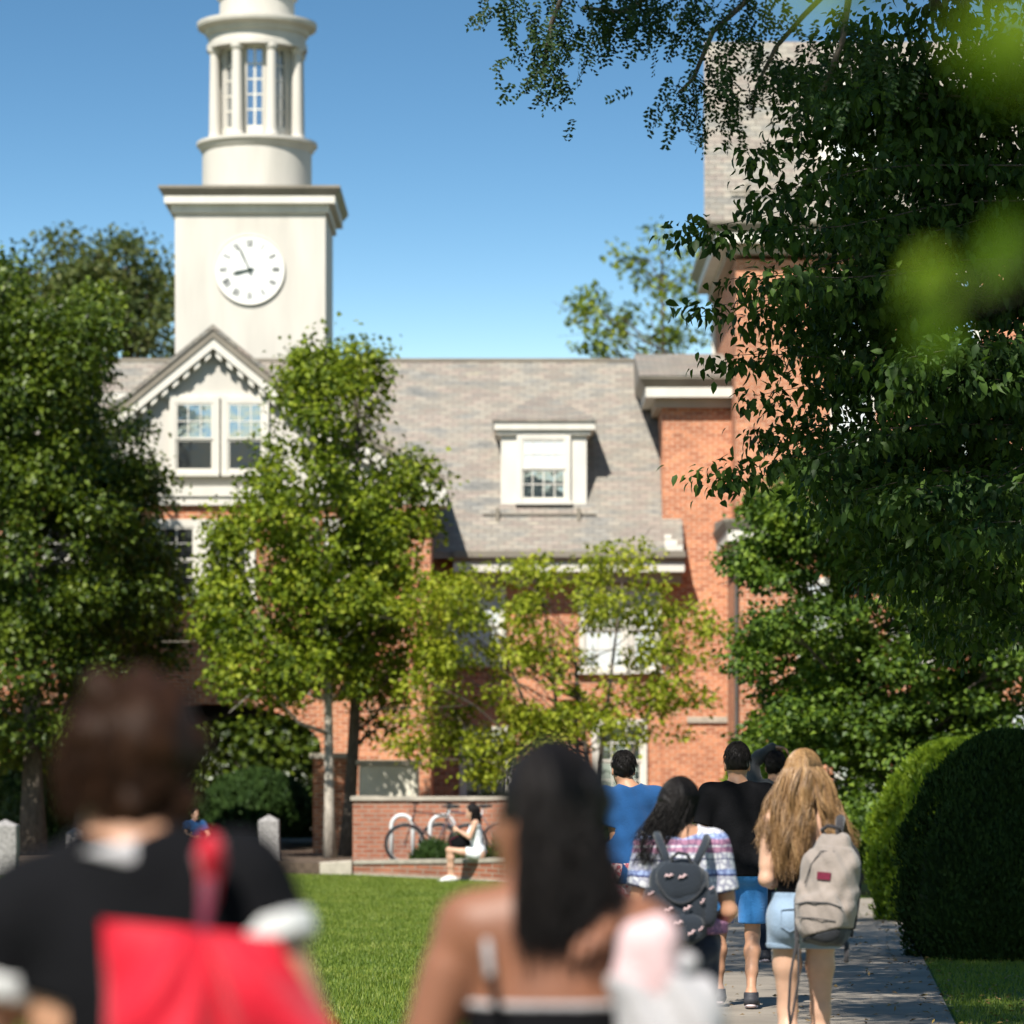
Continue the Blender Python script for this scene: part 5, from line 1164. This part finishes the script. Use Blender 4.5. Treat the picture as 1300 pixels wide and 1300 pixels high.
def short_hair(f, n, mat, r0=.0022, rad=(.090, .110, .110), ln=.03, lift=.012):
    """tufts lying over the scalp of a short cut"""
    hc, Rh = f.J['head'], f.J['headrot']; out = []
    t = np.linspace(0, 1, 6)
    for _ in range(n):
        a = rng.uniform(-2.9, 2.9); th0 = rng.uniform(.02, 1.45) if abs(a) < 1.7 else rng.uniform(.02, .75); th = th0+t*rng.uniform(.7, 1.4)*ln/.1
        a2 = a+t*rng.normal()*.25; q = 1+lift*rng.random()*t*6
        L = np.stack([rad[0]*np.sin(th)*np.sin(a2)*q, -rad[1]*np.sin(th)*np.cos(a2)*q, rad[2]*np.cos(th)*q], 1)
        out.append(hc+(L+A_(0, -.016, .03))@np.asarray(Rh).T)
    V, Q = tubes(np.stack(out)*f.s, r0); return mesh_obj('hair_tuft', V, Q, M[mat], f.root, smooth=True, local=True)
def local_obj(F, name, mat, parent, smooth=True):
    V, Q = F.mesh(); return mesh_obj(name, V, Q, M[mat], parent, smooth=smooth, local=True)
def wtube(name, mat, parent, pts, rad, n=8):
    t = MB(); t.tube(pts, rad, n); return t.build(name, M[mat], parent, smooth=True, local=True)
# ---- man in the black t-shirt and blue shorts
D = 24.7
f = Fig('person', (ax(936, D), D, .012), 1.79, 'man in black t-shirt and bright blue shorts walking away', skin='skin_tan', g=1.04,
        J=dict(hip_l=A_(-.1, 0, .92), hip_r=A_(.1, 0, .92), kn_l=A_(-.115, .13, .50), an_l=A_(-.12, .12, .11), kn_r=A_(.105, .05, .49), an_r=A_(.085, -.12, .10), foot_l=A_(-.12, 1, -.05), foot_r=A_(.1, 1, -.12), el_l=A_(-.255, -.02, 1.14), wr_l=A_(-.23, .12, .93), el_r=A_(.255, -.03, 1.15), wr_r=A_(.22, .14, .96)))
f.body(); f.hair_cap('hair_black', nape=-.035, extra=lambda F, P: F.ell(P(0, .0, .085), A_(.082, .095, .06), .02)); short_hair(f, 700, 'hair_black', rad=(.09, .11, .125)); f.shirt('black_cloth', .018, .88, .72, .03, seed=1); f.shorts('blue_shorts', .56, .022, flare=.006); f.shoes()
for q in 'lr':
    c = f.J['an_'+q]; wtube('heel_tab', 'shoe_red', f.root, [c*f.s+A_(-.02, -.045, -.03), c*f.s+A_(.02, -.045, -.03)], .012)
# ---- man in blue t-shirt
D = 26.2
f = Fig('person', (ax(800, D), D, .012), 1.76, 'man in royal blue t-shirt and red patterned shorts', skin='skin_tan', g=1.03, J=dict(head=A_(-.05, .03, 1.62), headrot=rotm(rz=.25), el_r=A_(.30, -.02, 1.16), wr_r=A_(.24, .18, 1.02), el_l=A_(-.26, -.02, 1.15)))
f.body(); f.hair_cap('hair_black', nape=-.06); short_hair(f, 700, 'hair_black'); f.shirt('blue_shirt', .02, .80, .70, .035, seed=4, wr=.006); f.shorts('red_print', .52, .03, .95); f.shoes()
# ---- person with a raised arm
D = 31
f = Fig('person', (ax(985, D), D, .012), 1.80, 'person in dark hooded top with one arm raised over the head', skin='skin_tan', J=dict(sh_l=A_(-.175, 0, 1.45), el_l=A_(-.19, .10, 1.66), wr_l=A_(-.02, .06, 1.79), hd_l=A_(1, 0, -.1), hn_l=A_(0, 0, -1), headrot=rotm(rz=-.3)))
f.body(); f.hair_cap('hair_black'); short_hair(f, 500, 'hair_black')
F = f.field(); f.torso(F, .02, .05, .03); f.seat(F, .015)
for q in 'lr': f.arm(F, q, .013)
F.wrinkle(.004, (26, 26, 15), 2); w_ = f.J['wr_l']; F.cut(lambda X, Y, Z: .84-Z+0*X+0*Y); f.obj(F, 'hooded_top', 'charcoal'); f.shorts('navy', .1, .015, 1.0, 'trousers', legs=2, flare=.0); f.shoes()
# ---- blonde woman
D = 17.0
f = Fig('person', (ax(1020, D), D, .012), 1.68, 'woman with long wavy blonde hair in black tank top and denim shorts', skin='skin_fair', fem=True, h=.0075,
        J=dict(el_l=A_(-.185, -.05, 1.13), wr_l=A_(-.10, .16, 1.10), el_r=A_(.235, .02, 1.14), wr_r=A_(.15, .2, 1.30), hd_r=A_(0, .2, 1), kn_l=A_(-.075, .04, .49), an_l=A_(-.075, -.04, .09), kn_r=A_(.085, .02, .49), an_r=A_(.085, .08, .09), hip_l=A_(-.082, 0, .92), hip_r=A_(.082, 0, .92)))
f.body()
F = f.field(); f.torso(F, .010, .05, .0); F.wrinkle(.0025, (20, 20, 40), 2)
F.cut(lambda X, Y, Z: np.maximum(1.0-Z+0*X, Z-1.285-.25*np.maximum(0, Y+.02)+0*X)); f.obj(F, 'tank_top', 'black_cloth')
st = MB()
for x in (-1, 1): st.tube([np.array(p)*f.s for p in ((x*.085, -.115, 1.27), (x*.095, -.085, 1.42), (x*.1, -.01, 1.475), (x*.095, .06, 1.43), (x*.085, .115, 1.29))], .007, 6)
st.build('tank_strap', M['black_cloth'], f.root, smooth=True, local=True)
sh_ = f.shorts('denim', .795, .016, 1.065, wr=.003, flare=.012); 
F = f.field()
for q in 'lr':
    a, b = f.J['hip_'+q], f.J['kn_'+q]; F.cap(a, b, .083*f.g+.021, .062*f.g+.033, .02)
F.cut(lambda X, Y, Z: np.maximum(.79-Z+0*X+0*Y, Z-.822+0*X+0*Y)); f.obj(F, 'rolled_hem', 'denim', sh_)
pk = MB()
for x in (-1, 1): pk.tube([np.array(p)*f.s for p in ((x*.035, -.138, .99), (x*.12, -.135, .985), (x*.118, -.142, .90), (x*.078, -.148, .875), (x*.038, -.147, .90), (x*.035, -.138, .99))], .004, 5)
pk.build('pocket', M['denim'], sh_, smooth=True, local=True)
f.shoes('shoe_sole', 'white_cloth')
hc = f.J['head']
f.hair_cap('hair_blonde', r=A_(.083, .103, .106), nape=-.12, wr=.003)
def long_hair(f, n, fn, r0, mat, k=16, name='hair_lengths'):
    paths = np.stack([fn(np.linspace(0, 1, k)) for _ in range(n)]); V, Q = tubes(paths*f.s, r0); return mesh_obj(name, V, Q, M[mat], f.root, smooth=True, local=True)
LOCKS = []
for _ in range(120):
    a = rng.uniform(-2.05, 2.05); side = a+rng.normal()*.15
    if side < .55: xe = np.interp(side, [-2.0, .55], [-.205, -.01])+rng.normal()*.012; ln = rng.uniform(.33, .47)*(.82 if side < -1.3 else 1)
    else: xe = np.interp(side, [.55, 2.0], [.12, .225])+rng.normal()*.015; ln = rng.uniform(.30, .42)
    LOCKS.append((a, xe, -.155*math.cos(a*.7)-.01+rng.normal()*.02, ln, rng.uniform(.006, .02), rng.uniform(9, 16), rng.random()*6, rng.uniform(.6, 1.0)))
def blonde(t):
    a, xe, ye, ln, am, fr, ph, sw = LOCKS[rng.integers(len(LOCKS))]
    j = rng.normal(size=5)
    return arc_path(hc, a+j[0]*.09, (.094, .114, .118), t, .22+.02*abs(j[1]), hc+A_(xe+j[2]*.011, ye+j[3]*.011, -ln*(1+.06*j[4])+.02), amp=am, fr=fr, ph=ph+j[1]*.3, sweep=sw, th0=rng.uniform(.02, .75))
long_hair(f, 5200, blonde, .0021, 'hair_blonde', 26)
# ---- grey rucksack on her right shoulder
rs = f.root.location; bagc = A_(ax(1051, 16.72), 16.72, az(1133, 16.72))
bag = empty('backpack', bagc, 'grey and black rucksack hung from the right shoulder of the blonde woman', 'backpack'); bag.rotation_euler = (R(-4), R(5), R(-24))
def bagshape(F, e=0):
    F.ell((0, 0, -.045), A_(.135+e, .088+e, .205+e), .03, e=3.2); F.ell((0, .0, .12), A_(.105+e, .075+e, .155+e), .05, e=2.6); return F
F = Field((-.24, -.26, -.36), (.24, .2, .36), .006); bagshape(F); F.ell((.015, -.085, -.115), A_(.105, .06, .115), .02, e=3); F.ell((.012, -.075, .07), A_(.085, .035, .10), .02, e=2.6); F.wrinkle(.006, (24, 24, 17), 5); F.wrinkle(.002, (60, 60, 45), 2)
F.cut(lambda X, Y, Z: np.maximum(-.195-Z+.35*X+0*Y, Y-.045+0*X+0*Z)); local_obj(F, 'pack_body', 'grey_bag', bag)
F = Field((-.24, -.26, -.36), (.24, .2, .36), .006); bagshape(F, .001); F.ell((.015, -.08, -.12), A_(.105, .06, .115), .02, e=3); F.wrinkle(.003, (28, 28, 20), 5); F.cut(lambda X, Y, Z: Z+.2-.35*X+0*Y); local_obj(F, 'base', 'dark_bag', bag)
F = Field((-.24, -.26, -.36), (.24, .2, .36), .006); bagshape(F, .002); F.ell((0, .06, .0), A_(.125, .03, .24), .02, e=3); F.cut(lambda X, Y, Z: np.maximum(.048-Y+0*X+0*Z, -.2-Z+.35*X)); local_obj(F, 'back_panel', 'dark_bag', bag)
wtube('zip', 'dark_bag', bag, [(-.10, -.135, -.07), (-.04, -.148, -.055), (.06, -.148, -.05), (.118, -.125, -.065)], .004, 6)
wtube('zip', 'dark_bag', bag, [(-.085, -.09, .03), (-.06, -.10, .12), (-.02, -.098, .185), (.04, -.092, .19), (.085, -.085, .10)], .003, 6)
wtube('zip', 'dark_bag', bag, [(-.09, -.14, -.13), (0, -.153, -.125), (.1, -.14, -.13)], .0025, 6)
pt = MB(); pt.box(-.02, .045, -.121, -.113, .055, .09); pt.build('patch', M['maroon'], bag, local=True)
wtube('handle', 'strap', bag, [(-.05, .03, .255), (-.055, -.02, .285), (-.02, -.04, .305), (.03, -.02, .30), (.03, .03, .262)], .009)
wtube('shoulder_strap', 'strap', bag, [(.02, .02, .25), (.0, .07, .31), (-.02, .13, .345), (-.05, .22, .335), (-.06, .29, .26), (-.03, .30, .10), (.06, .22, -.08), (.11, .08, -.19)], [.016, .02, .024, .024, .022, .018, .01, .008])
wtube('shoulder_strap', 'strap', bag, [(-.09, .06, .22), (-.15, .08, .10), (-.165, .06, -.05), (-.14, .03, -.2), (-.12, .01, -.3)], [.018, .018, .016, .012, .008])
wtube('webbing', 'strap', bag, [(-.125, .0, -.22), (-.135, -.01, -.40), (-.13, .0, -.55), (-.115, .0, -.62)], .007, 6); wtube('webbing', 'strap', bag, [(-.12, .01, -.25), (-.10, .01, -.42), (-.11, .0, -.60), (-.115, .0, -.63)], .006, 6); wtube('webbing', 'strap', bag, [(.11, .02, -.22), (.125, -.01, -.27), (.13, -.02, -.31)], .012, 6)
# ---- girl in patterned top
D = 16.0
f = Fig('person', (ax(866, D), D, .012), 1.555, 'short dark haired girl in patterned white and blue top', skin='skin_tan', fem=True, g=1.10, h=.0075,
        J=dict(head=A_(-.012, .04, 1.615), headrot=rotm(rx=.25, rz=-.45), el_l=A_(-.225, -.01, 1.12), wr_l=A_(-.20, .17, 1.0), el_r=A_(.235, .0, 1.09), wr_r=A_(.19, .19, 1.02), sw=.17))
f.body()
f.hair_cap('hair_black', r=A_(.094, .115, .108), nape=-.06, wr=.005)
hc = f.J['head']
def dark_girl(t):
    a = rng.uniform(-2.2, 1.75); xe = -.13+.055*math.sin(a)+rng.normal()*.028; ye = -.115+rng.normal()*.02; ze = -rng.uniform(.15, .30)
    return arc_path(hc, a, (.101, .122, .116), t, .34, hc+A_(xe, ye, ze), amp=rng.uniform(.002, .008), fr=rng.uniform(7, 13), ph=rng.random()*6, sweep=1.2, th0=rng.uniform(.05, .6))
long_hair(f, 1500, dark_girl, .003, 'hair_black', 18)
f.shirt('bands', .02, .98, .70, .055, name='patterned_top', wr=.005, seed=6, neck=1.45, flare=.03); f.shorts('navy', .1, .012, 1.02, 'jeans', legs=2, flare=.0); f.shoes()
for q in 'lr':   # dark sleeve hems
    a, b = f.J['sh_'+q], f.J['el_'+q]; p = lerp(a, b, .70); d = unit(b-a); F = Field(p-.12, p+.12, .006); F.cap(p-d*.006, p+d*.001, .0735, .0735, 0)
    F.cut(lambda X, Y, Z: np.abs((X-p[0])*d[0]+(Y-p[1])*d[1]+(Z-p[2])*d[2]+.003)-.007); f.obj(F, 'sleeve_hem', 'navy')
bagc = A_(ax(862, 15.76), 15.76, az(1143, 15.76))
bag = empty('backpack', bagc, 'small dark blue backpack with little white prints on the girl in the patterned top', 'backpack'); bag.rotation_euler = (R(-3), R(4), 0)
F = Field((-.22, -.2, -.28), (.22, .2, .28), .0055); F.ell((0, 0, -.05), A_(.135, .07, .145), .02, e=2.8); F.ell((0, .01, .08), A_(.12, .06, .10), .04, e=2.6); F.wrinkle(.003, (30, 30, 22), 8); F.cut(lambda X, Y, Z: Y-.07+0*X+0*Z); local_obj(F, 'pack_body', 'slate_bag', bag)
F = Field((-.22, -.2, -.28), (.22, .2, .28), .0055); F.ell((-.005, -.035, .085), A_(.105, .05, .095), .02, e=2.4); F.wrinkle(.002, (30, 30, 22), 3); F.cut(lambda X, Y, Z: np.maximum(Y-.03+0*X+0*Z, Z-.16+0*X+0*Y)); fl_ = local_obj(F, 'flap', 'slate_bag', bag)
wtube('trim', 'dark_bag', fl_, [(-.105+.21*t_, -.062-.02*math.sin(math.pi*t_), .08-.095*math.sin(math.pi*t_)**.7) for t_ in np.linspace(0, 1, 13)], .006, 6)
F = Field((-.22, -.2, -.28), (.22, .2, .28), .0055); F.ell((.03, -.055, -.12), A_(.085, .035, .065), .02, e=2.8); local_obj(F, 'pocket', 'slate_bag', bag)
F = Field((-.25, -.2, -.28), (.25, .2, .28), .0055); F.ell((.135, -.01, -.02), A_(.035, .045, .09), .02, e=2.6); local_obj(F, 'side_pocket', 'slate_bag', bag)
F = Field((-.25, -.2, -.28), (.25, .2, .28), .0055); F.ell((-.13, -.01, -.03), A_(.03, .045, .08), .02, e=2.6); local_obj(F, 'side_pocket', 'slate_bag', bag)
for sx in (-1, 1): wtube('shoulder_strap', 'slate_bag', bag, [(sx*.055, -.01, .14), (sx*.075, .01, .20), (sx*.10, .06, .255), (sx*.11, .14, .285), (sx*.11, .25, .24), (sx*.12, .30, .08), (sx*.135, .2, -.05), (sx*.125, .05, -.14)], [.017, .018, .019, .019, .018, .016, .012, .01])
wtube('handle', 'dark_bag', bag, [(-.04, -.04, .135), (-.045, -.05, .18), (-.02, -.055, .205), (.02, -.055, .20), (.042, -.05, .165), (.04, -.04, .13)], .008)
pr_ = MB()
for (x, y, z, s_, tl) in ((-.055, -.088, .10, 1, .1), (.005, -.09, .10, 1, .35), (-.045, -.083, -.045, 1, .3), (.035, -.084, -.035, 1, .5), (.0, -.098, -.10, 1, .2), (.06, -.098, -.14, 1, .6), (.10, -.066, .0, .7, .9), (-.1, -.062, -.13, .8, .4), (.10, -.08, -.12, .7, .8), (-.125, -.05, .02, .7, .5), (.135, -.058, .06, .6, .6)):
    pts = [(x+s_*(u*math.cos(tl)-v*math.sin(tl)), y-.004, z+s_*(u*math.sin(tl)+v*math.cos(tl))) for u, v in ((-.019, -.003), (-.010, .005), (0, -.002), (.010, .006), (.020, .002))]
    pr_.tube(pts, [.0025, .0055*s_, .004*s_, .0055*s_, .0025], 6)
pr_.build('print', M['pink'], bag, smooth=True, local=True)
# ---- woman with the red bag, close and out of focus
D = 4.95
f = Fig('person', (ax(178, D), D, .012), 1.72, 'blurred short haired woman in black polo shirt with white trims', skin='skin_tan', fem=True, g=1.16, h=.008,
        J=dict(head=A_(-.022, .05, 1.585), headrot=rotm(rz=.35), pelvis=A_(.03, 0, .94), lean=rotm(ry=-.08), sh_r=A_(.145, -.01, 1.412), el_r=A_(.25, -.06, 1.15), wr_r=A_(.29, .12, 1.02), sh_l=A_(-.19, -.01, 1.36), el_l=A_(-.265, -.02, 1.08), wr_l=A_(-.22, .15, 1.0), sw=.175))
f.body()
f.hair_cap('hair_brown', r=A_(.088, .110, .106), off=A_(.0, -.022, .02), nape=-.135, wr=.003, extra=lambda F, P: [F.ell(P(x, y, z), A_(.024, .028, .026), .03) for x, y, z in ((.06, -.02, .10), (-.05, -.03, .11), (.085, -.05, .03), (-.07, -.07, .05), (0, -.1, .04), (.03, .03, .12), (.06, -.08, -.05), (-.02, -.105, -.05), (.03, -.085, -.09), (-.03, -.085, -.09), (0, -.08, -.11))])
hc = f.J['head']
def curls(t):
    d = unit(rng.normal(size=3)); d[1] = -abs(d[1])*.9+.15; d[2] = abs(d[2])*1.3-.62; d = unit(d); p = hc+d*A_(.084, .105, .102)+A_(0, -.018, .022)
    u = unit(rng.normal(size=3)); w = np.cross(d, u); r_ = rng.uniform(.004, .009); a = t*rng.uniform(3, 7)
    return p+d*(t*.018)[:, None]+u*(r_*np.cos(a))[:, None]+w*(r_*np.sin(a))[:, None]-A_(0, 0, 1)*(t*t*.03)[:, None]
long_hair(f, 1200, curls, .002, 'hair_brown', 10, 'hair_curl')
f.shirt('black_cloth', .012, .86, .25, .015, name='polo_shirt', seed=3)
for q in 'lr':
    a, b = f.J['sh_'+q], f.J['el_'+q]; p = lerp(a, b, .25); d = unit(b-a); F = Field(p-.16, p+.16, .007); F.cap(p-d*.03, p+d*.02, .079, .0765, 0)
    F.cut(lambda X, Y, Z: np.abs((X-p[0])*d[0]+(Y-p[1])*d[1]+(Z-p[2])*d[2])-.019); f.obj(F, 'sleeve_band', 'white_cloth')
nk = f.J['neck']; F = Field(nk-.2, nk+.2, .007); F.cap(nk+A_(-.01, -.01, -.01), nk+A_(-.01, .0, .035), .082, .07, .0); F.cap(nk+A_(0, .0, -.05), nk+A_(0, .0, .06), .056, .056, .0, op='sub'); F.cut(lambda X, Y, Z: np.maximum(nk[2]-.006-Z-.25*(X-nk[0]), Z-nk[2]-.026-.25*(X-nk[0]))+0*X+0*Y); f.obj(F, 'collar', 'grey_cloth')
# red shoulder bag on her back
bd = 4.70; bc = A_(ax(272, bd), bd, az(1330, bd)); bag = empty('tote_bag', bc, 'bright red soft shoulder bag hanging on the back of the blurred woman', 'bag')
xs = np.linspace(0, 1, 60); vs = np.linspace(0, 1, 40); Vv = []
for side in (-1, 1):
    for v in vs:
        for u in xs:
            x0 = lerp(ax(128, bd), ax(150, bd), v); x1 = lerp(ax(352, bd), ax(540, bd), min(1, v*1.2)); x = x0+(x1-x0)*u
            z = lerp(az(1168+22*u, bd), az(1560, bd), v)
            bulge = math.sin(math.pi*u)**.6*(.012+.07*v**.6)
            ang_ = math.atan2(u-.56, v+.12); fold = (.022*math.sin(ang_*5.2+1.4+.6*math.sin(v*7))+.009*math.sin(ang_*13+v*9))*(.3+1.3*min(1, v*1.6))+.012*math.sin(v*12+u*4)*u
            Vv.append((x, bd+side*bulge+fold*(1 if side < 0 else .4)+.02*v*side, z))
nu, nv = len(xs), len(vs); Fq = []; S_ = nu*nv
for i in range(nv-1):
    for j in range(nu-1):
        a = i*nu+j; Fq.append((a, a+1, a+nu+1, a+nu)); Fq.append((S_+a, S_+a+nu, S_+a+nu+1, S_+a+1))
for i in range(nv-1):
    for j in (0, nu-1): a = i*nu+j; Fq.append((a, a+nu, S_+a+nu, S_+a))
for j in range(nu-1): a = (nv-1)*nu+j; Fq.append((a, a+1, S_+a+1, S_+a))
mesh_obj('bag_body', np.array(Vv), Fq, M['red_bag'], bag, smooth=True)
shz = f.J['sh_r']*f.s+np.array(f.root.location)
t = MB(); t.tube([at(258, 1195, bd-.005), at(262, 1140, bd+.05), at(266, 1100, bd+.13), shz+A_(-.085, .02, .075), shz+A_(-.085, .12, -.02), at(262, 1300, bd+.35)], [.008, .0085, .010, .012, .012, .011], 10); t.build('strap', M['maroon'], bag, smooth=True)
F = Field((-.1, -.1, -.1), (.1, .1, .1), .005); F.ell((0, 0, 0), A_(.018, .03, .024), .01); F.cap((0, 0, -.02), (-.004, 0, -.07), .016, .011, .02); V, Q = F.mesh(); mesh_obj('strap_pad', V+at(268, 1080, 4.80), Q, M['red_bag'], bag, smooth=True)
# ---- woman with long straight dark hair, close and out of focus
D = 5.8
f = Fig('person', (ax(705, D), D, .012), 1.615, 'blurred brown skinned woman with long dark hair and bare shoulders', skin='skin_deep', fem=True, g=1.06, h=.008,
        J=dict(head=A_(-.014, .03, 1.60), headrot=rotm(rz=.95), neck=A_(0, -.015, 1.46), el_l=A_(-.245, -.02, 1.14), wr_l=A_(-.22, .12, .96), sh_r=A_(.165, -.01, 1.40), el_r=A_(.235, .08, 1.19), wr_r=A_(.125, -.005, 1.425), hd_r=A_(-.6, -.75, -.12), hn_r=A_(.0, -.2, -1), curl=.35, sw=.165))
f.body()
f.hair_cap('hair_black', r=A_(.09, .109, .107), nape=-.1, wr=.003)
hc = f.J['head']
def straight(t):
    a = rng.uniform(-.6, 2.1); lk = math.sin(a*17)+math.sin(a*31+1); xe = np.interp(a, [-.6, 2.1], [-.035, .118])+rng.normal()*.010+.008*lk; ye = -.135-.02*rng.random()+.02*abs(a); ze = -.165+rng.normal()*.03+.02*lk
    return arc_path(hc, a, (.097, .116, .114), t, .45, hc+A_(xe, ye, ze), amp=.006+.003*lk, fr=14+3*lk, ph=a*9, sweep=1.1, th0=rng.uniform(.05, .6))
long_hair(f, 2400, straight, .0024, 'hair_black', 20)
F = f.field(); f.torso(F, .008, .05, .0); F.cut(lambda X, Y, Z: np.maximum(.95-Z+0*X, Z-1.285-.25*np.maximum(0, Y)+0*X)); tt = f.obj(F, 'tank_top', 'black_cloth')
F = f.field(); f.torso(F, .011, .05, .0); F.cut(lambda X, Y, Z: np.maximum(1.279-Z-.25*np.maximum(0, Y)+0*X, Z-1.290-.25*np.maximum(0, Y)+0*X)); f.obj(F, 'trim', 'grey_cloth', tt)
for x in (-1, 1):
    p_ = [np.array(p)*f.s for p in ((x*.10, -.118, 1.28), (x*.112, -.108, 1.335), (x*.125, -.04, 1.462), (x*.108, .05, 1.42), (x*.09, .112, 1.30))]
    wtube('strap', 'black_cloth', tt, p_[:2], .007); wtube('strap', 'grey_cloth', tt, p_[1:4], .0075); wtube('strap', 'black_cloth', tt, p_[3:], .009)
f.shorts('navy', .1, .014, 1.02, 'trousers', legs=2, flare=.0); f.shoes()
# a jacket and pink scarf slung over her right shoulder, under the hand
jc = A_(ax(838, 5.62), 5.62, az(1300, 5.62)); jk = empty('slung_jacket', jc, 'blurred pale grey and pink jacket slung over a bare shoulder', 'jacket')
F = Field((-.16, -.14, -.4), (.16, .2, .2), .006); F.ell((.005, .0, -.02), A_(.08, .045, .095), .03, e=2.4); F.ell((.01, -.005, -.16), A_(.075, .045, .16), .05, e=2.4); F.cap((-.03, .02, .06), (.01, .16, .085), .04, .04, .03, (1, 1, .5)); F.wrinkle(.007, (40, 40, 22), 4); local_obj(F, 'jacket_body', 'grey_cloth', jk)
F = Field((-.16, -.14, -.1), (.16, .2, .26), .006); F.ell((-.018, .0, .10), A_(.05, .04, .07), .02, e=2.3); F.cap((-.02, .0, .05), (-.025, .0, .0), .04, .045, .03, (1, .7, 1)); F.wrinkle(.004, (40, 40, 30), 4); local_obj(F, 'lining', 'pink', jk)
# ---- girl sitting on the brick wall
f = Fig('person', (ax(607, 56.35), 56.35, 0), 1.64, 'girl in white top and pale shorts sitting on the low brick wall', yaw=R(90), skin='skin_fair', fem=True, h=.0095,
        J=dict(pelvis=A_(0, 0, .50), lean=rotm(rx=-.12), hip_l=A_(-.085, .02, .46), hip_r=A_(.085, .02, .46), kn_l=A_(-.07, .47, .53), kn_r=A_(.09, .49, .53), an_l=A_(-.06, .42, .09), an_r=A_(.10, .47, .09), foot_l=A_(0, 1, -.1), foot_r=A_(0, 1, -.1),
               el_l=A_(-.2, .14, .74), wr_l=A_(-.08, .34, .86), el_r=A_(.2, .14, .74), wr_r=A_(.08, .34, .86), headrot=rotm(rx=-.3), curl=.7))
f.body(); f.hair_cap('hair_black', nape=-.1); hc = f.J['head']
def sit_hair(t):
    a = rng.uniform(-1.8, 1.8); x0 = .094*math.sin(a); y0 = -.112*math.cos(a); top = hc+A_(x0*.2, y0*.3, .145); z = top[2]-t**1.1*rng.uniform(.33, .5)
    e = np.sin(np.clip(t*2.4, 0, 1)*math.pi/2); x = top[0]+(hc[0]+x0*1.15-top[0])*e; y = top[1]+(hc[1]+y0*1.15-top[1])*e-.03*t
    return np.stack([x+.006*np.sin(t*14+a*4), y+.006*np.cos(t*13+a), z], 1)
long_hair(f, 500, sit_hair, .005, 'hair_black', 10)
F = f.field(); f.torso(F, .012, .05, .015); F.wrinkle(.004, (26, 26, 15), 2); pv, nl = f.J['pelvis'], f.J['lean']@A_(0, 0, 1)
F.cut(lambda X, Y, Z: np.maximum(.97-((X-pv[0])*nl[0]+(Y-pv[1])*nl[1]+(Z-pv[2])*nl[2]+.95), ((X-pv[0])*nl[0]+(Y-pv[1])*nl[1]+(Z-pv[2])*nl[2]+.95)-1.40)); f.obj(F, 'sleeveless_top', 'white_print')
F = f.field(); F.ell(f.T(0, -.005, .95), A_(.178, .125, .13), .04, f.J['lean'])
for q in 'lr': F.cap(f.J['hip_'+q], lerp(f.J['hip_'+q], f.J['kn_'+q], .42), .10, .09, .03)
F.wrinkle(.003); F.cut(lambda X, Y, Z: np.maximum(Y-.2+0*X+0*Z, .375-Z+0*X+0*Y)); f.obj(F, 'shorts', 'white_print'); f.shoes('white_cloth', 'white_cloth')
w0 = np.array(f.root.location); ph = w0+A_(-.40, 0, .87)
bx_ = empty('phone', ph, 'small dark phone held up by the seated girl', 'phone'); m_ = MB(); m_.box(-.006, .006, -.075, .075, -.035, .035); m_.build('body', M['dark'], bx_, bevel=.006, local=True); bx_.rotation_euler = (0, R(25), 0)
hb_ = empty('handbag', w0+A_(-.28, .02, .62), 'black handbag resting on the lap of the seated girl', 'bag')
F = Field((-.22, -.16, -.16), (.22, .16, .22), .007); F.ell((0, 0, 0), A_(.17, .10, .115), .02, e=3); F.wrinkle(.003, (20, 20, 15), 2); local_obj(F, 'bag_body', 'black_cloth', hb_); hb_.rotation_euler = (0, R(-18), 0)
wtube('handle', 'strap', hb_, [(-.09, 0, .1), (-.06, 0, .19), (0, 0, .215), (.06, 0, .19), (.09, 0, .1)], .008); wtube('piping', 'maroon', hb_, [(-.15, -.09, -.09), (-.155, -.09, .08), (.0, -.1, .105)], .007, 6)
# ---- far person in blue sitting on the ground before the arch
f = Fig('person', (ax(246, 66), 66, .2), 1.62, 'distant person in blue top sitting low before the dark arch', yaw=R(-150), skin='skin_fair', h=.011,
        J=dict(pelvis=A_(0, 0, .16), hip_l=A_(-.09, .02, .13), hip_r=A_(.09, .02, .13), kn_l=A_(-.30, .34, .22), kn_r=A_(.30, .34, .22), an_l=A_(.04, .42, .07), an_r=A_(-.06, .5, .07), el_l=A_(-.26, .12, .40), wr_l=A_(-.14, .32, .34), el_r=A_(.26, .12, .40), wr_r=A_(.14, .32, .34)))
f.body(); f.hair_cap('hair_black'); f.shirt('blue_shirt', .018, .9, .6, .02); 
F = f.field(); F.ell(f.T(0, -.005, .95), A_(.18, .13, .13), .04)
for q in 'lr': F.cap(f.J['hip_'+q], f.J['kn_'+q], .10, .075, .03); F.cap(f.J['kn_'+q], lerp(f.J['kn_'+q], f.J['an_'+q], .8), .072, .055, .03)
F.cut(lambda X, Y, Z: .02-Z+0*X+0*Y); f.obj(F, 'trousers', 'navy')
